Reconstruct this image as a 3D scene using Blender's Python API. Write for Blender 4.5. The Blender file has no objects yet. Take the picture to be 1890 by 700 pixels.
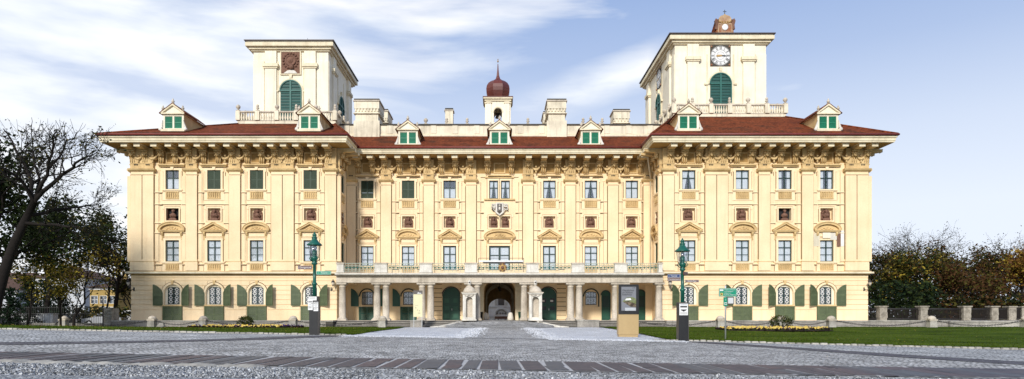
import bpy, bmesh, math, random
from mathutils import Vector, Matrix, noise
from mathutils.geometry import tessellate_polygon
R = random.Random(7)
scene = bpy.context.scene
COL = scene.collection
PI = math.pi

# ------------------------------------------------------------------ measured set-out
F, CX, HY, EYE = 1254.0, 922.0, 583.0, 1.05          # lens in photo pixels, principal column, horizon row, eye height
def ux(px, D): return (px - CX) * D / F
def uz(py, D): return EYE + (HY - py) * D / F
def sstep(a, b, x):
    t = max(0., min(1., (x - a) / (b - a))); return t * t * (3 - 2 * t)
def gz(X, Y):                                         # the square falls a little to the right
    w = 1 - sstep(35, 58, Y)
    return -.0168 * max(-45, min(45, X)) * w

# ------------------------------------------------------------------ materials
def new_mat(name):
    m = bpy.data.materials.new(name); m.use_nodes = True
    nt = m.node_tree; b = nt.nodes['Principled BSDF']
    return m, nt, b
def N(nt, t, **kw):
    n = nt.nodes.new(t)
    for k, v in kw.items(): setattr(n, k, v)
    return n
def pos_noise(nt, scale, detail=4, stretch=(1, 1, 1), rough=.55):
    g = N(nt, 'ShaderNodeNewGeometry'); mp = N(nt, 'ShaderNodeMapping')
    mp.inputs['Scale'].default_value = stretch
    nt.links.new(g.outputs['Position'], mp.inputs['Vector'])
    n = N(nt, 'ShaderNodeTexNoise'); n.inputs['Scale'].default_value = scale
    n.inputs['Detail'].default_value = detail; n.inputs['Roughness'].default_value = rough
    nt.links.new(mp.outputs[0], n.inputs['Vector'])
    return n
def ramp(nt, src, stops):
    r = N(nt, 'ShaderNodeValToRGB'); cr = r.color_ramp
    while len(cr.elements) < len(stops): cr.elements.new(.5)
    for e, (p, c) in zip(cr.elements, stops):
        e.position = p; e.color = (c, c, c, 1) if not isinstance(c, tuple) else (*c, 1)
    nt.links.new(src, r.inputs[0]); return r
def mixc(nt, fac, a, b, mode='MIX'):
    m = N(nt, 'ShaderNodeMix', data_type='RGBA', blend_type=mode)
    for s, v in ((0, fac), (6, a), (7, b)):
        if hasattr(v, 'is_linked'): nt.links.new(v, m.inputs[s])
        elif isinstance(v, (int, float)): m.inputs[s].default_value = v
        else: m.inputs[s].default_value = (*v, 1)
    return m.outputs[2]
def bump(nt, b, h, strength, dist=.02):
    bp = N(nt, 'ShaderNodeBump'); bp.inputs['Strength'].default_value = strength; bp.inputs['Distance'].default_value = dist
    nt.links.new(h, bp.inputs['Height']); nt.links.new(bp.outputs[0], b.inputs['Normal'])
def weathered(name, col, rough=.8, dirt=(.3, .25, .18), amount=.35, scale=.8, streak=.3, fine=.12, bumpk=.15, metallic=0):
    m, nt, b = new_mat(name)
    n1 = pos_noise(nt, scale, 5); r1 = ramp(nt, n1.outputs[0], [(.42, 0.), (.75, 1.)])
    mm = N(nt, 'ShaderNodeMath', operation='MULTIPLY'); nt.links.new(r1.outputs[0], mm.inputs[0]); mm.inputs[1].default_value = amount
    c = mixc(nt, mm.outputs[0], col, dirt)
    if streak:
        n2 = pos_noise(nt, 2.2, 4, (1.6, 1.6, .1)); r2 = ramp(nt, n2.outputs[0], [(.52, 0.), (.74, 1.)])
        m2 = N(nt, 'ShaderNodeMath', operation='MULTIPLY'); nt.links.new(r2.outputs[0], m2.inputs[0]); m2.inputs[1].default_value = streak
        c = mixc(nt, m2.outputs[0], c, dirt)
    n3 = pos_noise(nt, 9, 5); 
    if fine:
        r3 = ramp(nt, n3.outputs[0], [(.3, 1 - fine), (.7, 1.)]); c = mixc(nt, 1., c, r3.outputs[0], 'MULTIPLY')
    nt.links.new(c, b.inputs['Base Color']); b.inputs['Roughness'].default_value = rough; b.inputs['Metallic'].default_value = metallic
    b.inputs['Specular IOR Level'].default_value = .5 if rough < .65 else .15
    if bumpk: bump(nt, b, n3.outputs[0], bumpk)
    return m
M = {}
M['yellow'] = weathered('yellow_plaster', (.91, .72, .46), .85, (.77, .56, .33), .6, .45, .42, .09, .06)
M['trim'] = weathered('trim_plaster', (.72, .52, .26), .85, (.28, .17, .07), .55, .9, .30, .10, .12)
M['field'] = weathered('pale_yellow_plaster', (.91, .73, .48), .85, (.66, .46, .2), .24, .6, .15, .06, .06)
M['cream'] = weathered('cream_plaster', (.88, .81, .65), .85, (.46, .39, .27), .36, .45, .30, .06, .1)
M['parapet'] = weathered('weathered_cream_plaster', (.82, .74, .57), .88, (.30, .26, .19), .5, .7, .55, .1, .15)
M['fascia'] = weathered('pale_fascia_plaster', (.82, .73, .53), .85, (.42, .33, .2), .5, .8, .35, .1, .1)
M['stone'] = weathered('weathered_limestone', (.66, .58, .47), .9, (.24, .20, .15), .55, 1.1, .5, .25, .4)
M['pale_stone'] = weathered('pale_carved_stone', (.78, .74, .66), .85, (.33, .30, .24), .5, 1.3, .45, .2, .3)
M['step_stone'] = weathered('grey_step_stone', (.40, .37, .325), .92, (.13, .12, .11), .6, .9, .3, .3, .5)
M['cap_dark'] = weathered('dark_weathered_cap', (.10, .09, .075), .9, (.03, .03, .03), .5, 2, 0, .3, .3)
M['terracotta'] = weathered('terracotta', (.24, .13, .09), .75, (.08, .035, .025), .6, 3, .2, .3, .4)
M['rust'] = weathered('rusty_painted_tin', (.34, .13, .06), .7, (.55, .46, .33), .6, 2.0, .4, .3, .3)
M['green_dark'] = weathered('dark_green_paint', (.008, .035, .028), .45, (.01, .03, .025), .4, 2, .2, .1, 0)
M['green_shutter'] = weathered('moss_green_shutter_paint', (.035, .062, .032), .6, (.02, .04, .02), .5, 2, .3, .2, .1)
M['green_olive'] = weathered('olive_green_shutter_paint', (.110, .142, .062), .6, (.05, .068, .03), .55, 1.5, .4, .2, .1)
M['green_teal'] = weathered('teal_tower_shutter_paint', (.016, .13, .105), .55, (.01, .06, .05), .5, 1.2, .4, .2, .1)
M['green_bright'] = weathered('bright_green_shutter_paint', (.008, .20, .105), .5, (.005, .09, .05), .4, 3, .2, .2, 0)
M['green_door'] = weathered('bottle_green_door_paint', (.012, .085, .05), .4, (.006, .04, .03), .4, 2, .2, .15, 0)
M['green_lamp'] = weathered('green_lamp_enamel', (.006, .10, .068), .35, (.005, .05, .035), .4, 4, .2, .1, 0)
M['iron'] = weathered('black_iron', (.025, .025, .027), .5, (.06, .04, .03), .4, 5, 0, .2, .1)
M['rail_iron'] = weathered('pale_green_rail_iron', (.40, .45, .36), .55, (.2, .2, .15), .4, 5, 0, .2, 0)
M['teal_iron'] = weathered('teal_rail_ornament', (.012, .12, .10), .5, (.01, .05, .04), .3, 5, 0, .1, 0)
M['dome'] = weathered('red_painted_dome_tin', (.13, .024, .014), .45, (.06, .014, .01), .5, .9, .5, .15, .1)
M['gutter'] = weathered('red_gutter_tin', (.20, .035, .025), .4, (.08, .02, .015), .4, 1.5, 0, .1, 0)
M['roofdark'] = weathered('dark_tin_roof', (.05, .03, .03), .5, (.02, .015, .015), .4, 1.5, 0, .1, 0)
M['black'] = weathered('black_case', (.012, .012, .013), .35, (.03, .03, .03), .3, 3, .2, .1, 0)
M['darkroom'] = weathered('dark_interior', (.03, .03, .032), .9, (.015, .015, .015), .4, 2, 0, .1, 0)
M['white'] = weathered('white_paint', (.78, .78, .76), .5, (.5, .5, .48), .3, 2, .2, .1, 0)
M['curtain'] = weathered('white_curtain', (.80, .80, .78), .9, (.56, .57, .57), .4, 3, .4, .1, 0)
M['lattice'] = weathered('white_window_grille', (.78, .78, .74), .6, (.5, .5, .45), .3, 3, 0, .1, 0)
M['gold'] = weathered('gilded_crest', (.52, .33, .11), .45, (.2, .09, .04), .6, 8, 0, .2, .2)
M['ochre_panel'] = weathered('ochre_sheet_metal', (.44, .31, .145), .4, (.34, .23, .10), .3, 1.5, .1, .05, 0)
M['beige_panel'] = weathered('pale_beige_panel', (.70, .65, .40), .45, (.55, .5, .3), .3, 2, .2, .05, 0)
M['brown_grey'] = weathered('brown_grey_panel', (.10, .085, .075), .5, (.06, .05, .045), .3, 2, .2, .05, 0)
M['sign_green'] = weathered('green_sign_enamel', (.006, .26, .15), .35, (.004, .2, .12), .2, 3, 0, .05, 0)
M['sign_brown'] = weathered('brown_sign_enamel', (.10, .03, .018), .35, (.07, .02, .012), .2, 3, 0, .05, 0)
M['sign_blue'] = weathered('blue_sign_enamel', (.012, .04, .14), .35, (.01, .03, .1), .2, 3, 0, .05, 0)
M['steel'] = weathered('galvanised_steel', (.52, .54, .55), .4, (.35, .36, .37), .3, 5, 0, .1, 0, .4)
M['bark'] = weathered('dark_bark', (.022, .018, .016), .95, (.015, .012, .01), .6, 3, .3, .3, .8)
M['soil'] = weathered('dark_soil', (.025, .017, .012), .95, (.01, .008, .006), .5, 4, 0, .4, .8)
M['yellow_petal'] = weathered('yellow_petals', (.72, .52, .10), .7, (.8, .72, .40), .7, 6, 0, .1, 0)
M['violet_petal'] = weathered('violet_petals', (.05, .02, .09), .7, (.12, .06, .2), .5, 6, 0, .1, 0)
M['courtyard'] = weathered('grey_courtyard_plaster', (.86, .86, .83), .85, (.6, .45, .44), .4, .8, .3, .1, .1)
M['rubble'] = weathered('rubble_stone', (.42, .38, .31), .95, (.13, .11, .085), .8, 2.2, .2, .4, .9)
M['wall_stone'] = weathered('stained_retaining_stone', (.50, .47, .41), .92, (.10, .095, .085), .75, .55, .6, .3, .5)
M['tyre'] = weathered('tyre_rubber', (.02, .02, .02), .8, (.03, .03, .03), .2, 4, 0, .1, 0)
M['car_white'] = weathered('white_car_paint', (.75, .76, .78), .2, (.6, .6, .62), .2, 2, 0, 0, 0)
M['car_silver'] = weathered('silver_car_paint', (.50, .52, .55), .2, (.4, .4, .42), .2, 2, 0, 0, 0, .3)
M['car_dark'] = weathered('dark_car_paint', (.03, .03, .04), .2, (.02, .02, .02), .2, 2, 0, 0, 0)
M['house_yellow'] = weathered('ochre_house_plaster', (.40, .28, .10), .85, (.25, .17, .06), .3, .7, .2, .05, 0)
M['house_white'] = weathered('white_house_plaster', (.55, .57, .60), .85, (.4, .4, .42), .3, .7, .2, .05, 0)
M['house_roof'] = weathered('brown_house_tiles', (.10, .06, .045), .85, (.05, .035, .03), .5, .9, 0, .2, .3)
def leafmat(name, a, c2, trans=.25):
    m, nt, b = new_mat(name)
    n = pos_noise(nt, 1.3, 3); r = ramp(nt, n.outputs[0], [(.35, a), (.7, c2)])
    nt.links.new(r.outputs[0], b.inputs['Base Color']); b.inputs['Roughness'].default_value = .7; b.inputs['Specular IOR Level'].default_value = .12
    t = N(nt, 'ShaderNodeBsdfTranslucent'); nt.links.new(r.outputs[0], t.inputs[0])
    mx = N(nt, 'ShaderNodeMixShader'); mx.inputs[0].default_value = trans
    nt.links.new(b.outputs[0], mx.inputs[1]); nt.links.new(t.outputs[0], mx.inputs[2])
    nt.links.new(mx.outputs[0], nt.nodes['Material Output'].inputs[0]); return m
M['leaf_dark'] = leafmat('dark_olive_leaves', (.008, .013, .005), (.022, .032, .010))
M['leaf_green'] = leafmat('green_leaves', (.02, .038, .008), (.055, .075, .018))
M['leaf_yellow'] = leafmat('yellow_autumn_leaves', (.34, .25, .035), (.52, .40, .06))
M['leaf_olive'] = leafmat('olive_autumn_leaves', (.05, .05, .010), (.135, .108, .022))
M['leaf_brown'] = leafmat('brown_autumn_leaves', (.05, .024, .010), (.125, .058, .021))
M['leaf_orange'] = leafmat('orange_autumn_leaves', (.15, .07, .014), (.26, .135, .03))
M['needle'] = leafmat('dark_evergreen_needles', (.008, .018, .009), (.02, .04, .018))
def glass():
    m, nt, b = new_mat('window_glass'); nt.nodes.remove(b)
    g = N(nt, 'ShaderNodeBsdfGlossy'); g.inputs['Roughness'].default_value = .03; g.inputs[0].default_value = (.8, .83, .86, 1)
    t = N(nt, 'ShaderNodeBsdfTransparent'); t.inputs[0].default_value = (.96, .98, 1, 1)
    mx = N(nt, 'ShaderNodeMixShader'); mx.inputs[0].default_value = .14
    nt.links.new(t.outputs[0], mx.inputs[1]); nt.links.new(g.outputs[0], mx.inputs[2])
    nt.links.new(mx.outputs[0], nt.nodes['Material Output'].inputs[0]); return m
M['glass'] = glass()
def roofmat():
    m, nt, b = new_mat('red_roof_tiles')
    g = N(nt, 'ShaderNodeNewGeometry'); sp = N(nt, 'ShaderNodeSeparateXYZ'); nt.links.new(g.outputs['Position'], sp.inputs[0])
    w = N(nt, 'ShaderNodeTexWave', wave_type='BANDS', bands_direction='Z'); w.inputs['Scale'].default_value = 1.1; w.inputs['Distortion'].default_value = .6
    w.inputs['Detail'].default_value = 2
    nt.links.new(g.outputs['Position'], w.inputs['Vector'])
    n1 = pos_noise(nt, .45, 5); n2 = pos_noise(nt, 5, 4)
    c = ramp(nt, n1.outputs[0], [(.3, (.12, .032, .014)), (.5, (.23, .058, .022)), (.66, (.10, .036, .018)), (.8, (.26, .07, .028))]).outputs[0]
    c = mixc(nt, 1., c, ramp(nt, n2.outputs[0], [(.32, .35), (.68, 1.3)]).outputs[0], 'MULTIPLY')
    c = mixc(nt, .6, c, ramp(nt, w.outputs[0], [(.0, .45), (.5, 1.)]).outputs[0], 'MULTIPLY')
    nt.links.new(c, b.inputs['Base Color']); b.inputs['Roughness'].default_value = .9; b.inputs['Specular IOR Level'].default_value = .08
    bump(nt, b, w.outputs[0], .5, .05); return m
M['roof'] = roofmat()
def cobble(name, c1, c2, joint, scale, bumpk=.8, jw=.08, stretch=(1, 1, 1), tint=.5):
    m, nt, b = new_mat(name)
    g = N(nt, 'ShaderNodeNewGeometry'); mp = N(nt, 'ShaderNodeMapping'); mp.inputs['Scale'].default_value = stretch
    nt.links.new(g.outputs['Position'], mp.inputs[0])
    v = N(nt, 'ShaderNodeTexVoronoi'); v.inputs['Scale'].default_value = scale; v.inputs['Randomness'].default_value = .75
    e = N(nt, 'ShaderNodeTexVoronoi', feature='DISTANCE_TO_EDGE'); e.inputs['Scale'].default_value = scale; e.inputs['Randomness'].default_value = .75
    for q in (v, e): nt.links.new(mp.outputs[0], q.inputs['Vector'])
    sx = N(nt, 'ShaderNodeSeparateColor'); nt.links.new(v.outputs['Color'], sx.inputs[0])
    c = mixc(nt, sx.outputs[0], c1, c2)
    n = pos_noise(nt, .55, 5); c = mixc(nt, tint, c, ramp(nt, n.outputs[0], [(.3, .5), (.7, 1.3)]).outputs[0], 'MULTIPLY')
    n2 = pos_noise(nt, 25, 3); c = mixc(nt, .5, c, ramp(nt, n2.outputs[0], [(.3, .6), (.7, 1.25)]).outputs[0], 'MULTIPLY')
    j = ramp(nt, e.outputs['Distance'], [(0., 0.), (jw, 1.)])
    c = mixc(nt, j.outputs[0], joint, c); b.inputs['Specular IOR Level'].default_value = .25
    nt.links.new(c, b.inputs['Base Color']); b.inputs['Roughness'].default_value = .75
    hh = ramp(nt, e.outputs['Distance'], [(0., 0.), (.3, 1.)])
    add = N(nt, 'ShaderNodeMath', operation='ADD'); nt.links.new(hh.outputs[0], add.inputs[0]); nt.links.new(n2.outputs[0], add.inputs[1])
    bump(nt, b, add.outputs[0], bumpk, .035); return m
M['cobble'] = cobble('grey_cobbles', (.24, .242, .25), (.52, .525, .535), (.06, .06, .06), 5.6, 1.0, .11, (1, .62, 1), .7)
M['cobble_blue'] = cobble('blue_grey_cobbles', (.28, .31, .345), (.56, .59, .63), (.09, .095, .10), 5.6, 1.0, .1, (1, .62, 1), .6)
M['cobble_dark'] = cobble('dark_basalt_setts', (.05, .047, .055), (.12, .11, .12), (.17, .17, .18), 4.5, .8, .05, (.6, 1.2, 1))
M['gravel'] = cobble('grey_crushed_gravel', (.26, .275, .30), (.66, .675, .69), (.045, .046, .048), 13, 1., .12)
M['white_gravel'] = cobble('white_gravel', (.56, .57, .60), (.84, .85, .87), (.30, .31, .33), 12, .7, .1, tint=.4)
M['slab'] = weathered('dark_porphyry_slab', (.06, .05, .055), .6, (.15, .10, .095), .6, 1.7, 0, .3, .3)
M['mortar'] = weathered('pale_mortar', (.50, .49, .48), .9, (.3, .3, .3), .4, 2, 0, .3, .3)
def setts(name, c1, c2, joint, w=.17, h=.13, bumpk=.8, tint=.6):
    m, nt, b = new_mat(name)
    g = N(nt, 'ShaderNodeNewGeometry'); nz = pos_noise(nt, .9, 2)
    add = N(nt, 'ShaderNodeVectorMath', operation='MULTIPLY_ADD'); nt.links.new(nz.outputs['Color'], add.inputs[0]); add.inputs[1].default_value = (.55, .55, 0); nt.links.new(g.outputs['Position'], add.inputs[2])
    k = N(nt, 'ShaderNodeTexBrick'); k.offset = .5; k.squash = 1; nt.links.new(add.outputs[0], k.inputs['Vector'])
    k.inputs['Scale'].default_value = 1; k.inputs['Brick Width'].default_value = w; k.inputs['Row Height'].default_value = h; k.inputs['Mortar Size'].default_value = .018; k.inputs['Mortar Smooth'].default_value = .6; k.inputs['Bias'].default_value = 0
    for q, c in (('Color1', c1), ('Color2', c2), ('Mortar', joint)): k.inputs[q].default_value = (*c, 1)
    n = pos_noise(nt, .5, 5); c = mixc(nt, tint, k.outputs['Color'], ramp(nt, n.outputs[0], [(.3, .5), (.7, 1.35)]).outputs[0], 'MULTIPLY')
    n2 = pos_noise(nt, 16, 4); c = mixc(nt, .8, c, ramp(nt, n2.outputs[0], [(.34, .45), (.66, 1.35)]).outputs[0], 'MULTIPLY')
    n4 = pos_noise(nt, 2.6, 6, (1, .55, 1), .75); c = mixc(nt, .85, c, ramp(nt, n4.outputs[0], [(.33, .55), (.5, 1.), (.7, 1.3)]).outputs[0], 'MULTIPLY')
    nt.links.new(c, b.inputs['Base Color']); b.inputs['Roughness'].default_value = .8; b.inputs['Specular IOR Level'].default_value = .25
    mt = N(nt, 'ShaderNodeMath', operation='MULTIPLY_ADD'); nt.links.new(k.outputs['Fac'], mt.inputs[0]); mt.inputs[1].default_value = -1.; nt.links.new(n2.outputs[0], mt.inputs[2])
    bump(nt, b, mt.outputs[0], bumpk, .03); return m
M['cobble'] = setts('grey_cobbles', (.34, .33, .315), (.70, .685, .66), (.035, .033, .03))
M['cobble_blue'] = setts('blue_grey_cobbles', (.36, .36, .355), (.68, .68, .67), (.055, .055, .053))
def grassmat():
    m, nt, b = new_mat('lawn_grass')
    n1 = pos_noise(nt, .35, 4, (.5, 1.5, 1)); n2 = pos_noise(nt, 6, 5, (1, .5, 1))
    c = ramp(nt, n1.outputs[0], [(.3, (.024, .042, .003)), (.5, (.052, .084, .007)), (.72, (.085, .115, .014))]).outputs[0]
    c = mixc(nt, .7, c, ramp(nt, n2.outputs[0], [(.3, .55), (.7, 1.3)]).outputs[0], 'MULTIPLY')
    nt.links.new(c, b.inputs['Base Color']); b.inputs['Roughness'].default_value = .9; b.inputs['Specular IOR Level'].default_value = .03; bump(nt, b, n2.outputs[0], .8, .06); return m
M['grass'] = grassmat()
M['earth'] = weathered('dull_earth', (.10, .085, .06), .95, (.05, .06, .025), .8, .2, 0, .3, .3)

# ------------------------------------------------------------------ mesh builder
class MB:
    def __init__(s): s.v = []; s.f = []; s.m = []; s.sm = []; s.mats = []
    def mi(s, k):
        if k not in s.mats: s.mats.append(k)
        return s.mats.index(k)
    def add(s, vs, fs, k, smooth=False, T=None):
        o = len(s.v); i = s.mi(k)
        s.v += [tuple(T @ Vector(p)) for p in vs] if T is not None else [tuple(p) for p in vs]
        for f in fs: s.f.append(tuple(o + a for a in f)); s.m.append(i); s.sm.append(smooth)
        return s
    def box(s, x0, x1, y0, y1, z0, z1, k, T=None):
        return s.add([(x0, y0, z0), (x1, y0, z0), (x1, y1, z0), (x0, y1, z0), (x0, y0, z1), (x1, y0, z1), (x1, y1, z1), (x0, y1, z1)],
                     [(0, 3, 2, 1), (4, 5, 6, 7), (0, 1, 5, 4), (1, 2, 6, 5), (2, 3, 7, 6), (3, 0, 4, 7)], k, T=T)
    def frust(s, a, z0, b, z1, k, T=None):             # a, b = (x0,x1,y0,y1) rectangles at two heights
        return s.add([(a[0], a[2], z0), (a[1], a[2], z0), (a[1], a[3], z0), (a[0], a[3], z0), (b[0], b[2], z1), (b[1], b[2], z1), (b[1], b[3], z1), (b[0], b[3], z1)],
                     [(0, 3, 2, 1), (4, 5, 6, 7), (0, 1, 5, 4), (1, 2, 6, 5), (2, 3, 7, 6), (3, 0, 4, 7)], k, T=T)
    def prism(s, prof, y0, y1, k, T=None, smooth=False):            # prof = [(x,z)], extruded along y
        n = len(prof)
        vs = [(x, y0, z) for x, z in prof] + [(x, y1, z) for x, z in prof]
        return s.add(vs, [tuple(range(n)), tuple(range(2 * n - 1, n - 1, -1))] + [(i, i + n, (i + 1) % n + n, (i + 1) % n) for i in range(n)], k, smooth, T)
    def prism_x(s, prof, x0, x1, k, T=None):                         # prof = [(y,z)], extruded along x
        n = len(prof)
        vs = [(x0, y, z) for y, z in prof] + [(x1, y, z) for y, z in prof]
        return s.add(vs, [tuple(range(n)), tuple(range(2 * n - 1, n - 1, -1))] + [(i, i + n, (i + 1) % n + n, (i + 1) % n) for i in range(n)], k, T=T)
    def lathe(s, prof, c, k, seg=12, sx=1, sy=1, smooth=True, a0=0, T=None):
        vs = []; fs = []; n = len(prof)
        for r, z in prof:
            for j in range(seg):
                a = a0 + 2 * PI * j / seg; vs.append((c[0] + r * math.cos(a) * sx, c[1] + r * math.sin(a) * sy, c[2] + z))
        for i in range(n - 1):
            for j in range(seg): fs.append((i * seg + j, i * seg + (j + 1) % seg, (i + 1) * seg + (j + 1) % seg, (i + 1) * seg + j))
        fs += [tuple(range(seg - 1, -1, -1)), tuple((n - 1) * seg + j for j in range(seg))]
        return s.add(vs, fs, k, smooth, T)
    def ball(s, c, r, k, seg=10, rings=7, sc=(1, 1, 1), T=None):
        pr = [(max(.001, math.sin(PI * i / rings)) * r, -math.cos(PI * i / rings) * r * sc[2]) for i in range(rings + 1)]
        return s.lathe(pr, c, k, seg, sc[0], sc[1], T=T)
    def tube(s, pts, rads, k, seg=6, T=None, smooth=True):
        pts = [Vector(p) for p in pts]; n = len(pts); vs = []; fs = []
        if not hasattr(rads, '__len__'): rads = [rads] * n
        ref = Vector((0, 0, 1)); d0 = (pts[-1] - pts[0]).normalized()
        if abs(d0.z) > .9: ref = Vector((1, 0, 0))
        for i, p in enumerate(pts):
            d = (pts[min(i + 1, n - 1)] - pts[max(i - 1, 0)]).normalized()
            a = d.cross(ref); a = a.normalized() if a.length > 1e-5 else Vector((0, 1, 0)); b = d.cross(a)
            for j in range(seg):
                t = 2 * PI * j / seg; vs.append(tuple(p + (a * math.cos(t) + b * math.sin(t)) * rads[i]))
        for i in range(n - 1):
            for j in range(seg): fs.append((i * seg + j, i * seg + (j + 1) % seg, (i + 1) * seg + (j + 1) % seg, (i + 1) * seg + j))
        fs += [tuple(range(seg)), tuple((n - 1) * seg + j for j in range(seg - 1, -1, -1))]
        return s.add(vs, fs, k, smooth, T)
    def holed(s, outer, holes, y, reveal, k, T=None, kr=None):        # flat wall in the XZ plane with openings and their reveals
        loops = [outer] + holes; pts = [Vector((x, y, z)) for l in loops for x, z in l]
        tris = tessellate_polygon([[Vector((x, z, 0)) for x, z in l] for l in loops])
        s.add(pts, [tuple(t) for t in tris], k, T=T)
        for h in holes:
            n = len(h)
            s.add([(x, y, z) for x, z in h] + [(x, y + reveal, z) for x, z in h], [(i, (i + 1) % n, (i + 1) % n + n, i + n) for i in range(n)], kr or k, T=T)
        return s
    def ring(s, path_o, path_i, y0, y1, k, T=None, closed=False):      # flat band between two polylines, with thickness
        n = len(path_o); vs = [(x, y0, z) for x, z in path_o] + [(x, y0, z) for x, z in path_i] + [(x, y1, z) for x, z in path_o] + [(x, y1, z) for x, z in path_i]
        fs = []
        for i in range(n if closed else n - 1):
            j = (i + 1) % n
            fs += [(i, j, n + j, n + i), (2 * n + i, 3 * n + i, 3 * n + j, 2 * n + j), (i, 2 * n + i, 2 * n + j, j), (n + i, n + j, 3 * n + j, 3 * n + i)]
        if not closed: fs += [(0, n, 3 * n, 2 * n), (n - 1, 3 * n - 1, 4 * n - 1, 2 * n - 1)]
        return s.add(vs, fs, k, T=T)
    def mesh(s, name, recalc=True):
        me = bpy.data.meshes.new(name); me.from_pydata(s.v, [], s.f)
        for k in s.mats: me.materials.append(M[k])
        me.polygons.foreach_set('material_index', s.m); me.polygons.foreach_set('use_smooth', s.sm); me.update()
        if recalc and len(s.v) < 60000:
            bm = bmesh.new(); bm.from_mesh(me); bmesh.ops.recalc_face_normals(bm, faces=bm.faces); bm.to_mesh(me); bm.free()
        return me
def arch(xc, hw, z0, zs, rise=None, n=12):            # arched opening outline, anticlockwise
    rise = hw if rise is None else rise
    p = [(xc - hw, z0), (xc + hw, z0)]
    return p + [(xc + hw * math.cos(PI * i / n), zs + rise * math.sin(PI * i / n)) for i in range(n + 1)]
def arcpts(xc, hw, zs, rise=None, n=12):
    rise = hw if rise is None else rise
    return [(xc + hw * math.cos(PI * i / n), zs + rise * math.sin(PI * i / n)) for i in range(n + 1)]
def rect(x0, x1, z0, z1): return [(x0, z0), (x1, z0), (x1, z1), (x0, z1)]

# ------------------------------------------------------------------ objects
def empty(name, label, cat, loc=(0, 0, 0), rz=0, group=None):
    o = bpy.data.objects.new(name, None); COL.objects.link(o); o.location = loc; o.rotation_euler = (0, 0, rz)
    o.empty_display_size = .3
    o['label'] = label; o['category'] = cat
    if group: o['group'] = group
    return o
def obj(name, mb, parent=None, loc=(0, 0, 0), rz=0, recalc=True):
    me = mb if isinstance(mb, bpy.types.Mesh) else mb.mesh(name, recalc)
    o = bpy.data.objects.new(name, me); COL.objects.link(o); o.location = loc; o.rotation_euler = (0, 0, rz)
    if parent: o.parent = parent
    return o
def tag(o, label, cat, group=None):
    o['label'] = label; o['category'] = cat
    if group: o['group'] = group
    return o
def struct(name, mb, kind='structure'):
    o = obj(name, mb); o['kind'] = kind; return o
def copy_tree(o, parent=None):
    c = o.copy(); COL.objects.link(c)
    if parent: c.parent = parent
    for ch in list(o.children): copy_tree(ch, c)
    return c
def text_mesh(body, size, k, align='CENTER', thick=.002):
    cu = bpy.data.curves.new('lettering', 'FONT'); cu.body = body; cu.size = size; cu.align_x = align; cu.align_y = 'CENTER'; cu.extrude = thick
    cu.resolution_u = 3
    o = bpy.data.objects.new('lettering', cu); COL.objects.link(o)
    dg = bpy.context.evaluated_depsgraph_get(); me = bpy.data.meshes.new_from_object(o.evaluated_get(dg))
    COL.objects.unlink(o); bpy.data.objects.remove(o)
    me.transform(Matrix.Rotation(PI / 2, 4, 'X'))      # stands upright, faces -y
    me.materials.clear(); me.materials.append(M[k]); me.name = 'lettering'
    return me
M['grime_shade'] = weathered('grimy_shaded_joint', (.19, .11, .045), .9, (.12, .07, .035), .6, 1.2, 0, .2, 0)  # dark strips along mouldings and pilasters: joint grime plus contact shade painted in
M['paving'] = weathered('pale_terrace_paving', (.72, .66, .56), .9, (.5, .31, .26), .5, 1.2, 0, .15, .2)
M['trim_shade'] = weathered('eave_shade_ochre_plaster', (.44, .27, .10), .88, (.22, .13, .05), .5, 1.5, .2, .1, .1)  # soffit, frieze and corbels: shade under the eave put into the plaster colour
M['cobble_pale'] = setts('pale_foreground_cobbles', (.34, .34, .335), (.70, .695, .685), (.04, .04, .04), .14, .11)
M['teal_slat'] = weathered('shaded_teal_louvres', (.010, .085, .07), .6, (.006, .05, .04), .5, 1.2, .3, .3, .1)
M['slab2'] = weathered('purple_brown_slab', (.095, .062, .062), .6, (.16, .12, .11), .5, 1.7, 0, .4, .4)
M['slab3'] = weathered('grey_slab', (.10, .10, .105), .6, (.05, .045, .05), .5, 1.7, 0, .4, .4)
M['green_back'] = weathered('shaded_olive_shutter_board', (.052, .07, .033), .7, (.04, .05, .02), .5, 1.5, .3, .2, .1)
M['rust_pale'] = weathered('flaking_gilt_tin', (.52, .36, .20), .6, (.25, .08, .04), .7, 3, .4, .3, .3)
M['drive_cobble'] = setts('pale_drive_cobbles', (.40, .39, .375), (.66, .65, .63), (.07, .066, .06))
M['green_panel'] = weathered('lighter_green_door_panel', (.03, .13, .08), .45, (.012, .06, .04), .4, 2, .2, .2, 0)
# ================================================================== THE PALACE
WY, CY = 66.0, 70.5                                   # front planes: corner wings, centre
P = empty('palace', 'long yellow baroque palace with two cream towers, green shutters and a red tiled roof', 'palace', (0, WY, .5))
def PP(name, mb, loc=(0, 0, 0), rz=0): return obj(name, mb, P, Vector(loc) - P.location, rz)
K = WY / F
WIN_O = [603.5, 526.5, 448.0, 349.0]; WIN_X = [o * K for o in WIN_O]
CWIN_X = [o * CY / F for o in (244, 168.6, 92)]
PIL_W = [o * K for o in (657.5, 567, 487.5, 399.5, 311)]; PIL_2 = (657.5 * K, 399.5 * K)
PIL_C = [o * CY / F for o in (209, 130.5, 52.5)]
XI, XO = 15.84, 35.74                                 # inner and outer edges of the wings
XEI = 14.45; XEOS = {-1: 37.6, 1: 37.2}                                # inner and outer edges of their eaves
YE, YEC = 63.93, 68.4                                 # eave fronts
ZS = 17.36                                            # soffit
# storey levels
L = dict(base=.45, str0=5.05, str1=5.32, w2=6.31, w2t=8.38, ped=9.05, ni=10.30, nit=11.49, ap=12.26, w1=13.32, w1t=15.18, cap=15.10)

_cache = {}
def cached(key, fn):
    if key not in _cache: _cache[key] = fn()
    return _cache[key]

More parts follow.
